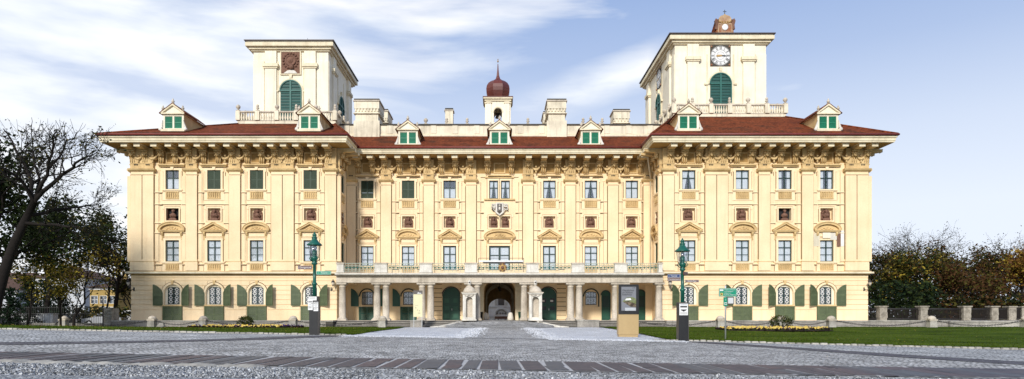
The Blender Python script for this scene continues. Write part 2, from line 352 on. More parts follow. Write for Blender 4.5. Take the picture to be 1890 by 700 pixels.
def casement(w, h, trans, fk='green_dark', y=.10, mull=.09, fr=.08):
    b = MB(); hw = w / 2
    b.box(-hw, -hw + fr, y, y + .08, 0, h, fk); b.box(hw - fr, hw, y, y + .08, 0, h, fk)
    b.box(-hw + fr, hw - fr, y + .003, y + .077, 0, fr, fk); b.box(-hw + fr, hw - fr, y + .003, y + .077, h - fr, h, fk)
    b.box(-mull / 2, mull / 2, y - .02, y + .06, fr, h - fr, fk)
    for i, t in enumerate(trans):
        tz = t * h; tt = .045 if i == 0 else .022
        b.box(-hw + fr, -mull / 2, y, y + .05, tz - tt, tz + tt, fk); b.box(mull / 2, hw - fr, y, y + .05, tz - tt, tz + tt, fk)
    return b
def pane(w, h, y=.15): return MB().box(-w / 2 + .05, w / 2 - .05, y, y + .012, .05, h - .05, 'glass')
def drape(w, h, style, y=.195, seed=0):
    r = random.Random(seed); b = MB(); hw = w / 2 - .02
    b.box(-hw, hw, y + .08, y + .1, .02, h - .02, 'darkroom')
    def sheet(xa, xb, za, zb, n=14, taper=None):
        vs = []; fs = []
        for i in range(n + 1):
            t = i / n; x = xa + (xb - xa) * t; yy = y + .02 * math.sin(t * n * 1.7 + seed)
            x2 = x if taper is None else taper + (x - taper) * .45
            vs += [(x, yy, zb), ((x + x2) / 2 if taper is not None else x, yy, (za + zb) / 2), (x2, yy, za)]
        for i in range(n):
            for q in (0, 1): fs.append((i * 3 + q, i * 3 + 3 + q, i * 3 + 4 + q, i * 3 + 1 + q))
        b.add(vs, fs, 'curtain', True)
    if style == 'full': sheet(-hw, -.02, .03, h - .03); sheet(.02, hw, .03, h - .03)
    elif style == 'half': sheet(-hw, -.02, .03, h * .62); sheet(.02, hw, .03, h * .62)
    elif style == 'tied': sheet(-hw, -.02, .03, h - .03, taper=-hw); sheet(.02, hw, .03, h - .03, taper=hw)
    elif style == 'gap': sheet(-hw, -.25, .03, h - .05); sheet(.25, hw, .03, h - .05)
    return b
def louvre_leaf(w, h, k, flat=True):                  # one rectangular louvred leaf, local origin bottom left, thickness along y
    b = MB(); f = .07
    b.box(0, f, 0, .05, 0, h, k); b.box(w - f, w, 0, .05, 0, h, k)
    for z in (0, h * .5 - f / 2, h - f): b.box(f, w - f, .003, .047, z, z + f, k)
    n = max(4, int(h / .11)); 
    for i in range(n):
        z = f + (h - 2 * f) * (i + .5) / n
        b.add([(f, .004, z - .05), (w - f, .004, z - .05), (w - f, .045, z + .045), (f, .045, z + .045)], [(0, 1, 2, 3)], k)
    return b
def surround(w, h, ears=True, key=True, sill=True, k='field', fw=.2):
    b = MB(); hw = w / 2; y0 = -.09; e_ = hw + fw
    for q in (-1, 1): b.box(min(q * (e_ + .002), q * (e_ + .05)), max(q * (e_ + .002), q * (e_ + .05)), -.02, .018, 0, h + fw + .05, 'grime_shade')
    b.box(-e_, e_, -.02, .018, h + fw + .002, h + fw + .05, 'grime_shade')
    b.box(-hw - fw, -hw - .003, y0, .02, -.003, h + fw, k); b.box(hw + .003, hw + fw, y0, .02, -.003, h + fw, k)
    b.box(-hw - .003, hw + .003, y0 + .003, .02, h + .003, h + fw - .003, k)
    if ears:
        b.box(-hw - fw - .1, -hw - fw, y0 + .003, .02, h - .15, h + fw - .01, k); b.box(hw + fw, hw + fw + .1, y0 + .003, .02, h - .15, h + fw - .01, k)
        b.box(-hw - fw - .62, -hw - fw - .32, -.05, .02, h - .06, h + .0, k); b.box(hw + fw + .32, hw + fw + .62, -.05, .02, h - .06, h + .0, k)
    if key: b.prism([(-.1, h + .01), (.1, h + .01), (.17, h + .36), (-.17, h + .36)], -.16, .02, k)
    if sill: b.box(-hw - .34, hw + .34, -.2, .02, -.14, -.006, k); b.box(-hw - .27, hw + .27, -.12, .02, -.22, -.143, k)
    return b
def apron(w, top, bot, k='trim'):                     # blind balustrade panel under a sill, z measured from the sill
    b = MB(); n = 6; ww = w * .98
    b.box(-ww / 2 - .35, ww / 2 + .35, -.05, .02, bot - .22, top, 'field'); b.box(-ww / 2 - .02, ww / 2 + .02, -.056, -.051, bot, top - .06, 'trim')
    for q in (-1, 1): b.box(q * (ww / 2 + .375) - .022, q * (ww / 2 + .375) + .022, -.02, .019, bot - .2, top, 'grime_shade')
    for i in range(n):
        x = -ww / 2 + ww * (i + .5) / n
        h = top - bot
        b.lathe([(.055, 0), (.03, .1 * h), (.085, .35 * h), (.04, .62 * h), (.075, .7 * h), (.03, .8 * h), (.06, h)], (x, -.09, bot), k, 6)
    b.box(-ww / 2, ww / 2, -.13, -.05, bot - .08, bot - .003, k); b.box(-ww / 2, ww / 2, -.13, -.05, top + .003 - .06, top, k)
    return b

def add_window(x, y, z, w, h, style, trans, rz=0, ears=True, key=True, sill=True, ap=None, fk='green_dark', mull=.09, seed=0, sk='green_shutter'):
    key_ = ('win', round(w, 2), round(h, 2), trans, fk, mull)
    win = PP('window', cached(key_, lambda: casement(w, h, trans, fk, mull=mull).mesh('window')), (x, y, z), rz)
    if style == 'shut':
        lw = w / 2 - .006
        lm = cached(('leaf', round(w, 2), round(h, 2), sk), lambda: louvre_leaf(lw, h - .02, sk).mesh('shutter'))
        for xx in (-w / 2 + .002, .004): obj('shutter', lm, win, (xx, .03, .01))
    else:
        obj('pane', cached(('pane', round(w, 2), round(h, 2)), lambda: pane(w, h).mesh('pane')), win)
        obj('curtain', cached(('dr', round(w, 2), round(h, 2), style, seed % 3), lambda: drape(w, h, style, seed=seed % 3).mesh('curtain')), win)
    obj('surround', cached(('sur', round(w, 2), round(h, 2), ears, key, sill), lambda: surround(w, h, ears, key, sill).mesh('surround')), win)
    if ap: obj('apron', cached(('ap', round(w, 2), ap), lambda: apron(w, *ap).mesh('apron')), win)
    return win

def bust_mesh(v):
    r = random.Random(v); b = MB(); k = 'terracotta'
    b.box(-.36, .36, -.16, .14, 0, .16, k); b.frust((-.30, .30, -.12, .1), .16, (-.2, .2, -.08, .06), .26, k)
    b.lathe([(.10, .24), (.30, .36), (.34, .50), (.26, .62), (.11, .70), (.09, .78)], (0, -.02, 0), k, 12, 1, .55)   # draped shoulders
    hx = r.uniform(-.03, .03)
    b.ball((hx, -.05, .88), .125, k, 10, 8, (.95, 1.05, 1.25))                                                        # head
    b.ball((hx, .0, .93), .14, k, 9, 6, (1.02, .95, 1.05))                                                           # hair
    b.add([(hx - .02, -.17, .90), (hx + .02, -.17, .90), (hx, -.20, .85), (hx, -.16, .92)], [(0, 1, 2), (0, 2, 3), (1, 3, 2)], k)
    if v % 2: b.ball((hx, -.12, .78), .09, k, 8, 5, (.9, .7, 1.2))                                                    # beard
    if v % 3 == 0:
        for i in range(7): b.ball((hx + .14 * math.cos(i * PI / 6), -.02, .98 + .05 * math.sin(i * PI / 6)), .035, k, 6, 4)  # wreath
    b.tube([(-.28, -.14, .55), (-.05, -.2, .45), (.2, -.16, .38)], .04, k, 5); b.tube([(.26, -.12, .58), (.1, -.19, .50), (-.1, -.18, .36)], .035, k, 5)
    return b
def niche_mesh(open_):
    b = MB(); w, h = 1.24, 1.19; hw = w / 2; b_k = 'field'
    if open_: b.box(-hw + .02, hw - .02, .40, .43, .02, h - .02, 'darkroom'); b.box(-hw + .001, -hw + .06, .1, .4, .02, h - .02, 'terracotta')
    else:
        b.box(-hw + .003, hw - .003, .35, .40, .003, h - .003, 'field')
        b.prism(arch(0, .45, .03, .68, .45, 10), .20, .345, 'terracotta')
        for i in range(7):                                                     # shell ribs
            a = PI * (i + .5) / 7; b.tube([(.1 * math.cos(a), .19, .68 + .1 * math.sin(a)), (.42 * math.cos(a), .18, .68 + .42 * math.sin(a))], [.02, .05], 'terracotta', 5)
    f = .13
    for q in (-1, 1): b.box(q * (hw + f + .022) - .02, q * (hw + f + .022) + .02, -.018, .018, -f, h + f, 'grime_shade')
    b.box(-hw - f, hw + f, -.018, .018, h + f + .002, h + f + .04, 'grime_shade')
    b.box(-hw - f, -hw - .003, -.06, .02, -f, h + f, b_k); b.box(hw + .003, hw + f, -.06, .02, -f, h + f, b_k)
    b.box(-hw - .003, hw + .003, -.057, .02, h + .003, h + f - .003, b_k); b.box(-hw - .003, hw + .003, -.057, .02, -f + .003, -.003, b_k)
    b.box(-hw - f - .22, -hw - f - .03, -.04, .02, h - .1, h + f + .05, b_k); b.box(hw + f + .03, hw + f + .22, -.04, .02, h - .1, h + f + .05, b_k)
    return b
bustn = [0]
def add_niche(x, y, z, open_=False, rz=0):
    n = PP('bust_niche', cached(('niche', open_), lambda: niche_mesh(open_).mesh('bust_niche')), (x, y, z), rz)
    v = bustn[0] % 6; bustn[0] += 1
    obj('bust', cached(('bust', v), lambda: bust_mesh(v).mesh('bust')), n, (0, .1, .02))
    return n
def pediment_mesh(kind, w):
    b = MB(); hw = w / 2; k = 'trim'
    b.box(-hw, hw, -.34, .02, 0, .09, k); b.box(-hw + .07, hw - .07, -.26, .02, -.1, -.003, k)
    if kind == 'tri':
        ap = .72 if w < 2.8 else .85
        b.ring([(-hw, .095), (0, ap + .09), (hw, .095)], [(-hw + .26, .095), (0, ap - .07), (hw - .26, .095)], -.34, .02, k)
        b.ring([(-hw - .04, .12), (0, ap + .16), (hw + .04, .12)], [(-hw, .10), (0, ap + .092), (hw, .10)], -.40, .02, k)
        b.prism([(-hw + .3, .096), (hw - .3, .096), (0, ap - .09)], -.12, .02, k)
        orn = [(-.35, .2), (-.15, .26), (0, .36), (.15, .26), (.35, .2), (0, .2)]
    else:
        rise = .66; n = 14
        po = arcpts(0, hw, .095, rise + .06, n); pi_ = arcpts(0, hw - .2, .095, rise - .12, n); pp = arcpts(0, hw + .04, .11, rise + .14, n)
        b.ring(po, pi_, -.34, .02, k); b.ring(pp, arcpts(0, hw - .002, .11, rise + .05, n), -.40, .02, k)
        b.prism(arcpts(0, hw - .22, .096, rise - .14, n), -.12, .02, k)
        orn = [(-.5, .2), (-.28, .28), (0, .34), (.28, .28), (.5, .2), (0, .18), (-.15, .2), (.2, .2)]
    for i, (x, z) in enumerate(orn): b.ball((x, -.13, z), .1, k, 7, 5, (1.2, .7, .8))
    for s in (-1, 1):                                                           # scroll brackets
        x = s * (hw - .35)
        b.prism_x([(-.26, -.104), (.02, -.104), (.02, -.72), (-.05, -.72), (-.09, -.5), (-.22, -.35)], x - .09, x + .09, k)
        b.lathe([(.08, -.1), (.08, .1)], (0, 0, 0), k, 8, T=Matrix.Translation((x, -.2, -.24)) @ Matrix.Rotation(PI / 2, 4, 'Y'))
        b.box(x - .13, x + .13, -.07, .02, -.86, -.73, k)
    b.box(-hw + .5, hw - .5, -.05, .02, -.52, -.104, 'field')
    return b
def add_pediment(x, y, z, kind, w=2.55, rz=0): return PP('pediment', cached(('ped', kind, round(w, 2)), lambda: pediment_mesh(kind, w).mesh('pediment')), (x, y, z), rz)

def pilaster_mesh(shafts=(0,), zb=5.42, back=True, w=1.08):
    """one or two shafts on a shared base, under a shared capital and frieze block"""
    b = MB(); k = 'yellow'; x0, x1 = min(shafts) - w / 2, max(shafts) + w / 2
    if back: b.box(x0 - .42, x1 + .42, -.09, .02, zb + .9, 14.6, k)
    b.box(x0 - .06, x1 + .06, -.27, .02, zb, zb + .86, k)
    b.box(x0 - .08, x1 + .08, -.30, .02, zb + .862, zb + .91, 'trim'); b.box(x0 - .04, x1 + .04, -.265, .02, zb + .913, zb + 1.06, k)
    for c in shafts:
        b.box(c - w / 2, c + w / 2, -.24, .02, zb + 1.062, 14.7, k)
        for i in (-1, 0, 1): b.lathe([(.02, 0), (.05, .04), (.06, .12)], (c + i * .14, -.29, 15.58), 'cap_dark', 5)
        for q in (-1, 1):
            if (c == min(shafts) and q < 0) or (c == max(shafts) and q > 0): b.box(c + q * (w / 2 + .04) - .036, c + q * (w / 2 + .04) + .036, -.105 if back else -.015, .015, zb + 1.1, 14.6, 'grime_shade')
    if len(shafts) > 1: b.box(min(shafts) + w / 2 + .001, max(shafts) - w / 2 - .001, -.12, .018, zb + 1.07, 14.69, 'grime_shade')
    b.box(x0 - .04, x1 + .04, -.28, .02, 14.703, 14.80, k); b.box(x0, x1, -.245, .02, 14.803, 14.99, k); b.box(x0 + .01, x1 - .01, -.243, .02, 14.66, 14.70, 'grime_shade')
    b.prism_x([(-.28, 14.993), (.02, 14.993), (.02, 15.28), (-.50, 15.28), (-.46, 15.14), (-.36, 15.06)], x0 - .2, x1 + .2, 'trim')
    b.box(x0, x1, -.27, .02, 15.283, 17.30, 'trim')
    b.box(x0 - .05, x1 + .05, -.32, .02, 15.75, 15.83, 'trim')
    return b
def console_mesh():                                   # eave beam end over a carved mask with fluted drop
    b = MB(); k = 'trim'
    b.prism_x([(-1.72, ZS - .01), (.02, ZS - .01), (.02, ZS - .36), (-1.45, ZS - .30), (-1.72, ZS - .24)], -.27, .27, k)
    b.box(-.33, .33, -1.78, .02, ZS - .055, ZS - .002, 'fascia')
    b.box(-.29, .29, -1.77, -1.722, ZS - .30, ZS - .06, 'fascia')
    z1 = ZS - .37
    b.box(-.34, .34, -.62, .02, z1 - .1, z1 - .003, k)
    b.prism_x([(-.52, z1 - .103), (.02, z1 - .103), (.02, z1 - 1.15), (-.22, z1 - 1.15), (-.26, z1 - .8), (-.40, z1 - .5)], -.25, .25, 'trim_shade')
    zc = z1 - .33
    b.ball((0, -.50, zc), .19, k, 9, 6, (1, .8, 1.2))                            # mask: head, brows, nose, chin, curls
    for s in (-1, 1):
        b.ball((s * .08, -.64, zc + .07), .05, k, 6, 4); b.ball((s * .23, -.46, zc + .1), .11, k, 7, 5); b.ball((s * .25, -.42, zc - .12), .09, k, 6, 5)
        b.tube([(s * .2, -.28, z1 - .55), (s * .2, -.26, z1 - 1.1)], [.06, .05], k, 5)
    b.ball((0, -.66, zc), .04, k, 6, 4, (1, 1, 1.6)); b.ball((0, -.60, zc - .17), .07, k, 6, 5)
    b.tube([(0, -.30, z1 - .55), (0, -.28, z1 - 1.12)], [.065, .05], k, 5)
    for i in (-1, 0, 1): b.lathe([(.055, .1), (.045, .03), (.01, 0)], (i * .17, -.26, z1 - 1.28), k, 5)
    return b
def festoon_mesh(w):
    b = MB(); n = 9; pts = []
    for i in range(n):
        t = i / (n - 1); x = -w / 2 + w * t; z = -.42 * (1 - (2 * t - 1) ** 2); pts.append((x, -.2 - .12 * math.sin(PI * t), z))
        b.ball((x, -.24 - .12 * math.sin(PI * t), z), .07 + .07 * math.sin(PI * t), 'trim', 7, 5)
    b.tube(pts, .06, 'trim', 5)
    b.ball((0, -.36, -.66), .1, 'trim', 6, 5, (1, .8, 1.3)); b.ball((0, -.3, -.1), .13, 'trim', 7, 5)
    return b

def hline(b, x0, x1, y, z, k='field', h=.07, d=.07): b.box(x0, x1, y - d, y + .02, z, z + h, k); b.box(x0, x1, y - (.012 if d < .1 else .1), y + .02, z - .06, z - .003, 'grime_shade')

def build_bay(x, y, ped, r1, r2='full', rz=0, nich_open=False, dz=0, w2h=None, ped_w=2.55, seed=0):
    add_window(x, y, L['w1'] + dz, 1.30, 1.86, r1, (.60,) if r1 != 'shut' else (), rz, True, True, True, (-.22, -.85), seed=seed,
               fk='green_dark')
    add_niche(x, y, L['ni'] + dz, nich_open, rz)
    add_pediment(x, y, L['ped'] + .22 + dz, ped, ped_w, rz)
    if w2h is None: add_window(x, y, L['w2'] + dz, 1.32, 2.07, r2, (.66, .33) if r2 != 'shut' else (), rz, False, False, True, (-.22, -.74), seed=seed + 1)

# ------------------------------------------------------------------ wings
SIDES = {-1: ('half', 'shut', 'shut', 'shut'), 1: ('tied', 'full', 'gap', 'gap')}
def wing(s):
    lo, hi = (XI, XO) if s > 0 else (-XO, -XI)
    holes = []
    for xw in WIN_X:
        x = s * xw
        holes += [rect(x - .65, x + .65, L['w1'], L['w1t']), rect(x - .62, x + .62, L['ni'], L['nit']), rect(x - .66, x + .66, L['w2'], L['w2t'])]
    b = MB()
    b.holed(rect(lo, hi, L['str0'], ZS + .3), holes, WY, .5, 'yellow')
    b.add([(s * XO, WY, .3), (s * XO, 92, .3), (s * XO, 92, ZS + .3), (s * XO, WY, ZS + .3)], [(0, 1, 2, 3)], 'yellow')
    b.add([(s * XO, 92, .3), (s * XI, 92, .3), (s * XI, 92, ZS + .3), (s * XO, 92, ZS + .3)], [(0, 1, 2, 3)], 'yellow')
    # inner return wall with its own bay of openings
    ym = (WY + CY) / 2 + .1; T = Matrix.Translation((s * XI, ym, 0)) @ Matrix.Rotation(-s * PI / 2, 4, 'Z')
    hh = [rect(-.65, .65, L['w1'], L['w1t']), rect(-.62, .62, L['ni'], L['nit']), rect(-.66, .66, L['w2'], L['w2t'])]
    half = (CY - WY) / 2 + .1
    b.holed(rect(-half + (.2 if s < 0 else 0), half - (.2 if s > 0 else 0), L['str0'], ZS + .3), hh, 0, .5, 'yellow', T)
    # ground floor: courses of rustication left proud of the wall
    gh = [arch(s * xw, .83, .9, 3.27) for xw in WIN_X]
    b.holed(rect(lo, hi, .3, L['str0']), gh, WY + .06, .3, 'field')
    b.add([(s * XI, WY + .06, .3), (s * XI, CY, .3), (s * XI, CY, L['str0']), (s * XI, WY + .06, L['str0'])], [(0, 1, 2, 3)], 'yellow')
    PP('wall', b)
    c = MB(); zs = [.45, 1.62, 2.12, 2.60, 3.06, 3.52, 3.98, 4.44, 4.72, 5.04]
    xs = sorted(s * xw for xw in WIN_X)
    for i in range(len(zs) - 1):
        z0, z1 = zs[i] + .03, zs[i + 1] - .03
        if i == 0: z0 = .45
        top = z0 < 3.27 + .98
        hwid = 1.02 if z0 < 3.2 else (math.sqrt(max(0, 1.02 ** 2 - max(0, z0 - 3.27) ** 2)) if top else 0)
        if z0 < 1.9: hwid = max(hwid, .93)
        edges = [lo - (.06 if s < 0 else 0.03)] + [e for x in xs for e in (x - hwid, x + hwid) if hwid > .05] + [hi + (.06 if s > 0 else 0.03)]
        for j in range(0, len(edges) - 1, 2): c.box(edges[j], edges[j + 1], WY, WY + .08, z0, z1, 'yellow')
        c.box(s * XO - (.08 if s > 0 else -.02) , s * XO + (.06 if s > 0 else .08) - (0 if s > 0 else .14), WY + .083, 92, z0, z1, 'yellow')
        c.box(min(s * XI, s * XI - s * .06), max(s * XI, s * XI - s * .06), WY + .083, CY, z0, z1, 'yellow')
    PP('rusticated_courses', c)
    # string course
    t = MB()
    for (d, z0, z1, k) in ((.18, L['str0'], L['str0'] + .09, 'trim'), (.42, L['str0'] + .093, L['str1'] - .02, 'fascia'), (.26, L['str1'] - .017, L['str1'] + .06, 'trim')):
        t.box(lo - d * (1 if s < 0 else .3), hi + d * (1 if s > 0 else .3), WY - d, WY + .03, z0, z1, k)
        t.box(min(s * XO - s * .02, s * XO + s * d), max(s * XO - s * .02, s * XO + s * d), WY + .031, 92, z0, z1, k)
    t.box(lo - .3, hi + .3, WY - .40, WY + .03, L['str1'] - .0195, L['str1'] - .0175, 'grime_shade'); t.box(lo, hi, WY - .03, WY + .03, L['str0'] - .06, L['str0'] - .004, 'grime_shade')
    PP('string_course', t)
    # thin panel mouldings between the pilasters
    h = MB(); px = sorted((s * p, 1.15 if p in PIL_2 else .6) for p in PIL_W)
    for xw in WIN_X:
        x = s * xw; l = max(p + q for p, q in px if p < x) ; r = min(p - q for p, q in px if p > x)
        for z in (6.02, 9.05, 10.02, 11.84, 13.00): hline(h, l, x - .95, WY, z, d=.13); hline(h, x + .95, r, WY, z, d=.13)
        l += .38; r -= .38
        hline(h, x - .95, x + .95, WY, 11.86); hline(h, l, r, WY, 15.55, 'trim', .05, .05)
        h.box(x - 1.3, x + 1.3, WY - .32, WY + .02, 15.60, 15.74, 'trim'); h.box(x - 1.2, x + 1.2, WY - .2, WY + .02, 15.5, 15.597, 'trim')
        h.ring(rect(x - .62, x + .62, 15.82, 16.9), rect(x - .5, x + .5, 15.93, 16.79), WY - .09, WY + .02, 'trim', closed=True); h.box(lo if x == min(s * q for q in WIN_X) else x - 2.4, hi if x == max(s * q for q in WIN_X) else x + 2.4, WY - .0085 - .001 * (abs(x) % 1), WY + .02, 15.9, ZS, 'trim_shade')
        h.box(l - .045, l - .002, WY - .015, WY + .02, 6.2, 15.0, 'grime_shade'); h.box(r + .002, r + .045, WY - .015, WY + .02, 6.2, 15.0, 'grime_shade'); h.box(l, l + .07, WY - .06, WY + .02, 6.2, 15.0, 'field'); h.box(r - .07, r, WY - .06, WY + .02, 6.2, 15.0, 'field')
    PP('panel_moulding', h)
    pil = cached('pil', lambda: pilaster_mesh().mesh('pilaster')); pil2 = cached('pil2', lambda: pilaster_mesh((-.565, .565), w=1.05).mesh('pilaster'))
    for p in PIL_W: PP('pilaster', pil2 if p in PIL_2 else pil, (s * p, WY, 0))
    # side-wall corner pilasters
    PP('pilaster', cached('pilside', lambda: pilaster_mesh(w=.9, back=False).mesh('pilaster')), (s * XI, WY + .62, 0), -s * PI / 2)
    PP('pilaster', cached('pilside2', lambda: pilaster_mesh(back=False).mesh('pilaster')), (s * XO, WY + .75, 0), s * PI / 2)
    kinds = ['seg', 'tri', 'seg', 'tri'] if s < 0 else ['seg', 'tri', 'seg', 'tri']
    for i, xw in enumerate(WIN_X):
        build_bay(s * xw, WY, kinds[i], SIDES[s][3 - i] if s > 0 else SIDES[s][i], 'full', 0, (s < 0 and i == 0) or (s > 0 and i == 1), seed=i * 2 + (s > 0))
    build_bay(s * XI, ym, 'seg', 'shut', 'shut', -s * PI / 2, False, ped_w=2.3)
    # ground floor windows
    for i, xw in enumerate(WIN_X): ground_window(s * xw, WY + .06, 0, True)
    # eave: fascia, soffit, gutter
    e = MB(); XEO = XEOS[s]; l, r = (XEI, XEO) if s > 0 else (-XEO, -XEI)
    e.box(l, r, YE, 90, ZS + .03, ZS + .16, 'fascia'); e.box(l + .1, r - .1, YE + .1, 89.9, ZS, ZS + .028, 'trim_shade'); 
    e.box(l - .06, r + .06, YE - .06, 90, ZS + .163, ZS + .44, 'fascia'); e.box(l - .16, r + .16, YE - .16, 90, ZS + .443, ZS + .60, 'fascia')
    PP('eave_cornice', e)
    g = MB(); g.box(l - .26, r + .26, YE - .26, 90, ZS + .603, ZS + .74, 'gutter')
    g.tube([(l - .28, YE - .28, ZS + .70), (r + .28, YE - .28, ZS + .70)], .09, 'gutter', 6); g.tube([(s * XEI - s * .28, YE - .28, ZS + .70), (s * XEI - s * .28, YEC, ZS + .70)], .09, 'gutter', 6)
    PP('gutter', g)
    cm = cached('console', lambda: console_mesh().mesh('console'))
    co = [675, 652, 622, 596, 571, 544, 517, 491, 464, 437, 412, 389, 367, 340, 314]
    for o in co: PP('console', cm, (s * o * K, WY, 0))
    for i in range(9): PP('console', cm, (s * XO, WY + .8 + i * 1.4, 0), s * PI / 2)
    for d in (.55, 2.0, 3.3): PP('console', cm, (s * XI, WY + d, 0), -s * PI / 2)
    fm = cached('festoon', lambda: festoon_mesh(.9).mesh('festoon'))
    for a, c_ in zip(co[:-1], co[1:]):
        xm = (a + c_) / 2 * K
        if all(abs(xm - xw) > .75 for xw in WIN_X): PP('festoon', fm, (s * xm, WY - .02, 16.62))

def ground_window(x, y, rz, rev):
    """arched casement with white grille, two swung-open shutters and a louvred cellar door; y is the recessed wall face"""
    yo = .16
    f = MB(); w, z0, z1 = 1.16, 2.16, 3.86
    f.holed(arch(0, .829, .91, 3.27), [arch(0, w / 2, z0, z1 - .14, .14, 8)], yo, .1, 'cream', kr='cream')
    f.ring(arch(0, w / 2 - .002, z0 + .002, z1 - .142, .14, 8), arch(0, w / 2 - .06, z0 + .06, z1 - .18, .12, 8), yo + .03, yo + .09, 'green_dark', closed=True)
    f.box(-.035, .035, yo + .02, yo + .08, z0 + .05, z1 - .06, 'green_dark'); f.box(-w / 2 + .06, -.036, yo + .03, yo + .08, 2.95, 3.02, 'green_dark'); f.box(.036, w / 2 - .06, yo + .03, yo + .08, 2.95, 3.02, 'green_dark')
    win = PP('window', cached('gwin', lambda: f.mesh('window')), (x, y, 0), rz)
    def grille():
        g = MB()
        for c0 in (-.29, .29):
            for i in range(4):
                zc = z0 + .06 + (z1 - z0 - .12) * (i + .5) / 4; hh = .2
                g.ring([(c0, zc - hh), (c0 + .21, zc), (c0, zc + hh), (c0 - .21, zc)], [(c0, zc - hh + .09), (c0 + .13, zc), (c0, zc + hh - .09), (c0 - .13, zc)], yo + .015, yo + .03, 'lattice', closed=True)
                for q in (-1, 1): g.lathe([(.035, 0), (.035, .01)], (c0 + q * .21, yo + .022, zc - hh), 'lattice', 6, T=None)
                g.box(c0 - .25, c0 + .25, yo + .032, yo + .04, zc - hh - .012, zc - hh + .012, 'lattice')
        return g.mesh('grille')
    obj('grille', cached('ggrille', grille), win)
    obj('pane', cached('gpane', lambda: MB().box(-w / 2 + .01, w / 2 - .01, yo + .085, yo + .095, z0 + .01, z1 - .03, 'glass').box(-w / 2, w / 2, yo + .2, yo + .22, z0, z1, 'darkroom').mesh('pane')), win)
    obj('surround', cached('gsur', lambda: MB().ring(arcpts(0, 1.02, 3.27, n=14), arcpts(0, .832, 3.27, n=14), -.12, .02, 'field').ring(arcpts(0, 1.08, 3.27, n=14), arcpts(0, 1.022, 3.27, n=14), -.065, .02, 'grime_shade').box(-1.02, -.832, -.12, .02, 2.0, 3.267, 'field').box(.832, 1.02, -.12, .02, 2.0, 3.267, 'field')
        .prism([(-.09, 4.12), (.09, 4.12), (.15, 4.5), (-.15, 4.5)], -.16, .02, 'trim').box(-.93, .93, -.2, .1, 1.98, 2.12, 'trim').mesh('surround')), win)
    def shutter():
        b = MB(); k = 'green_olive'; wd = .93; zb, zh, zt = 2.02, 3.28, 4.08
        n = 8; curve = [(wd * i / n, zh + (zt - zh) * math.sin(PI / 2 * i / n) ** .8) for i in range(n + 1)]
        out = [(0, zb), (wd, zb)] + curve[::-1]
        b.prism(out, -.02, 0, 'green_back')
        b.ring(out, [(.07, zb + .07), (wd - .07, zb + .07)] + [(max(.07, min(wd - .07, x)), z - .09) for x, z in curve[::-1]], -.05, -.021, k, closed=True)
        b.box(.07, wd - .07, -.045, -.021, 3.0, 3.08, k)
        m = 16
        for i in range(m):
            z = zb + .12 + (zt - zb - .2) * i / m; xl = .07
            for (cx_, cz_) in curve:
                if cz_ - .1 < z: xl = max(xl, cx_)
            if xl < wd - .12: b.add([(xl, -.022, z + .08), (wd - .07, -.022, z + .08), (wd - .07, -.05, z), (xl, -.05, z)], [(0, 1, 2, 3)], k)
        return b.mesh('shutter')
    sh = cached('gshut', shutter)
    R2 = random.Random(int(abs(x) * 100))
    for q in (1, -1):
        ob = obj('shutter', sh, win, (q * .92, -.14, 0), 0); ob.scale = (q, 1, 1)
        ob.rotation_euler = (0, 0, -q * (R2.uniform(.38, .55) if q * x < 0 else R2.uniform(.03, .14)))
    def door():
        b = MB(); k = 'green_olive'
        b.box(-.93, -.84, -.16, .06, .46, 1.975, k); b.box(.84, .93, -.16, .06, .46, 1.975, k); b.box(-.839, .839, -.155, .05, 1.88, 1.97, k)
        lf = louvre_leaf(.83, 1.40, k)
        for xx in (-.835, .005): b.add([(v[0] + xx, v[1] - .13, v[2] + .465) for v in lf.v], lf.f, k)
        return b.mesh('cellar_door')
    obj('cellar_door', cached('gdoor', door), win)
for s in (-1, 1): wing(s)
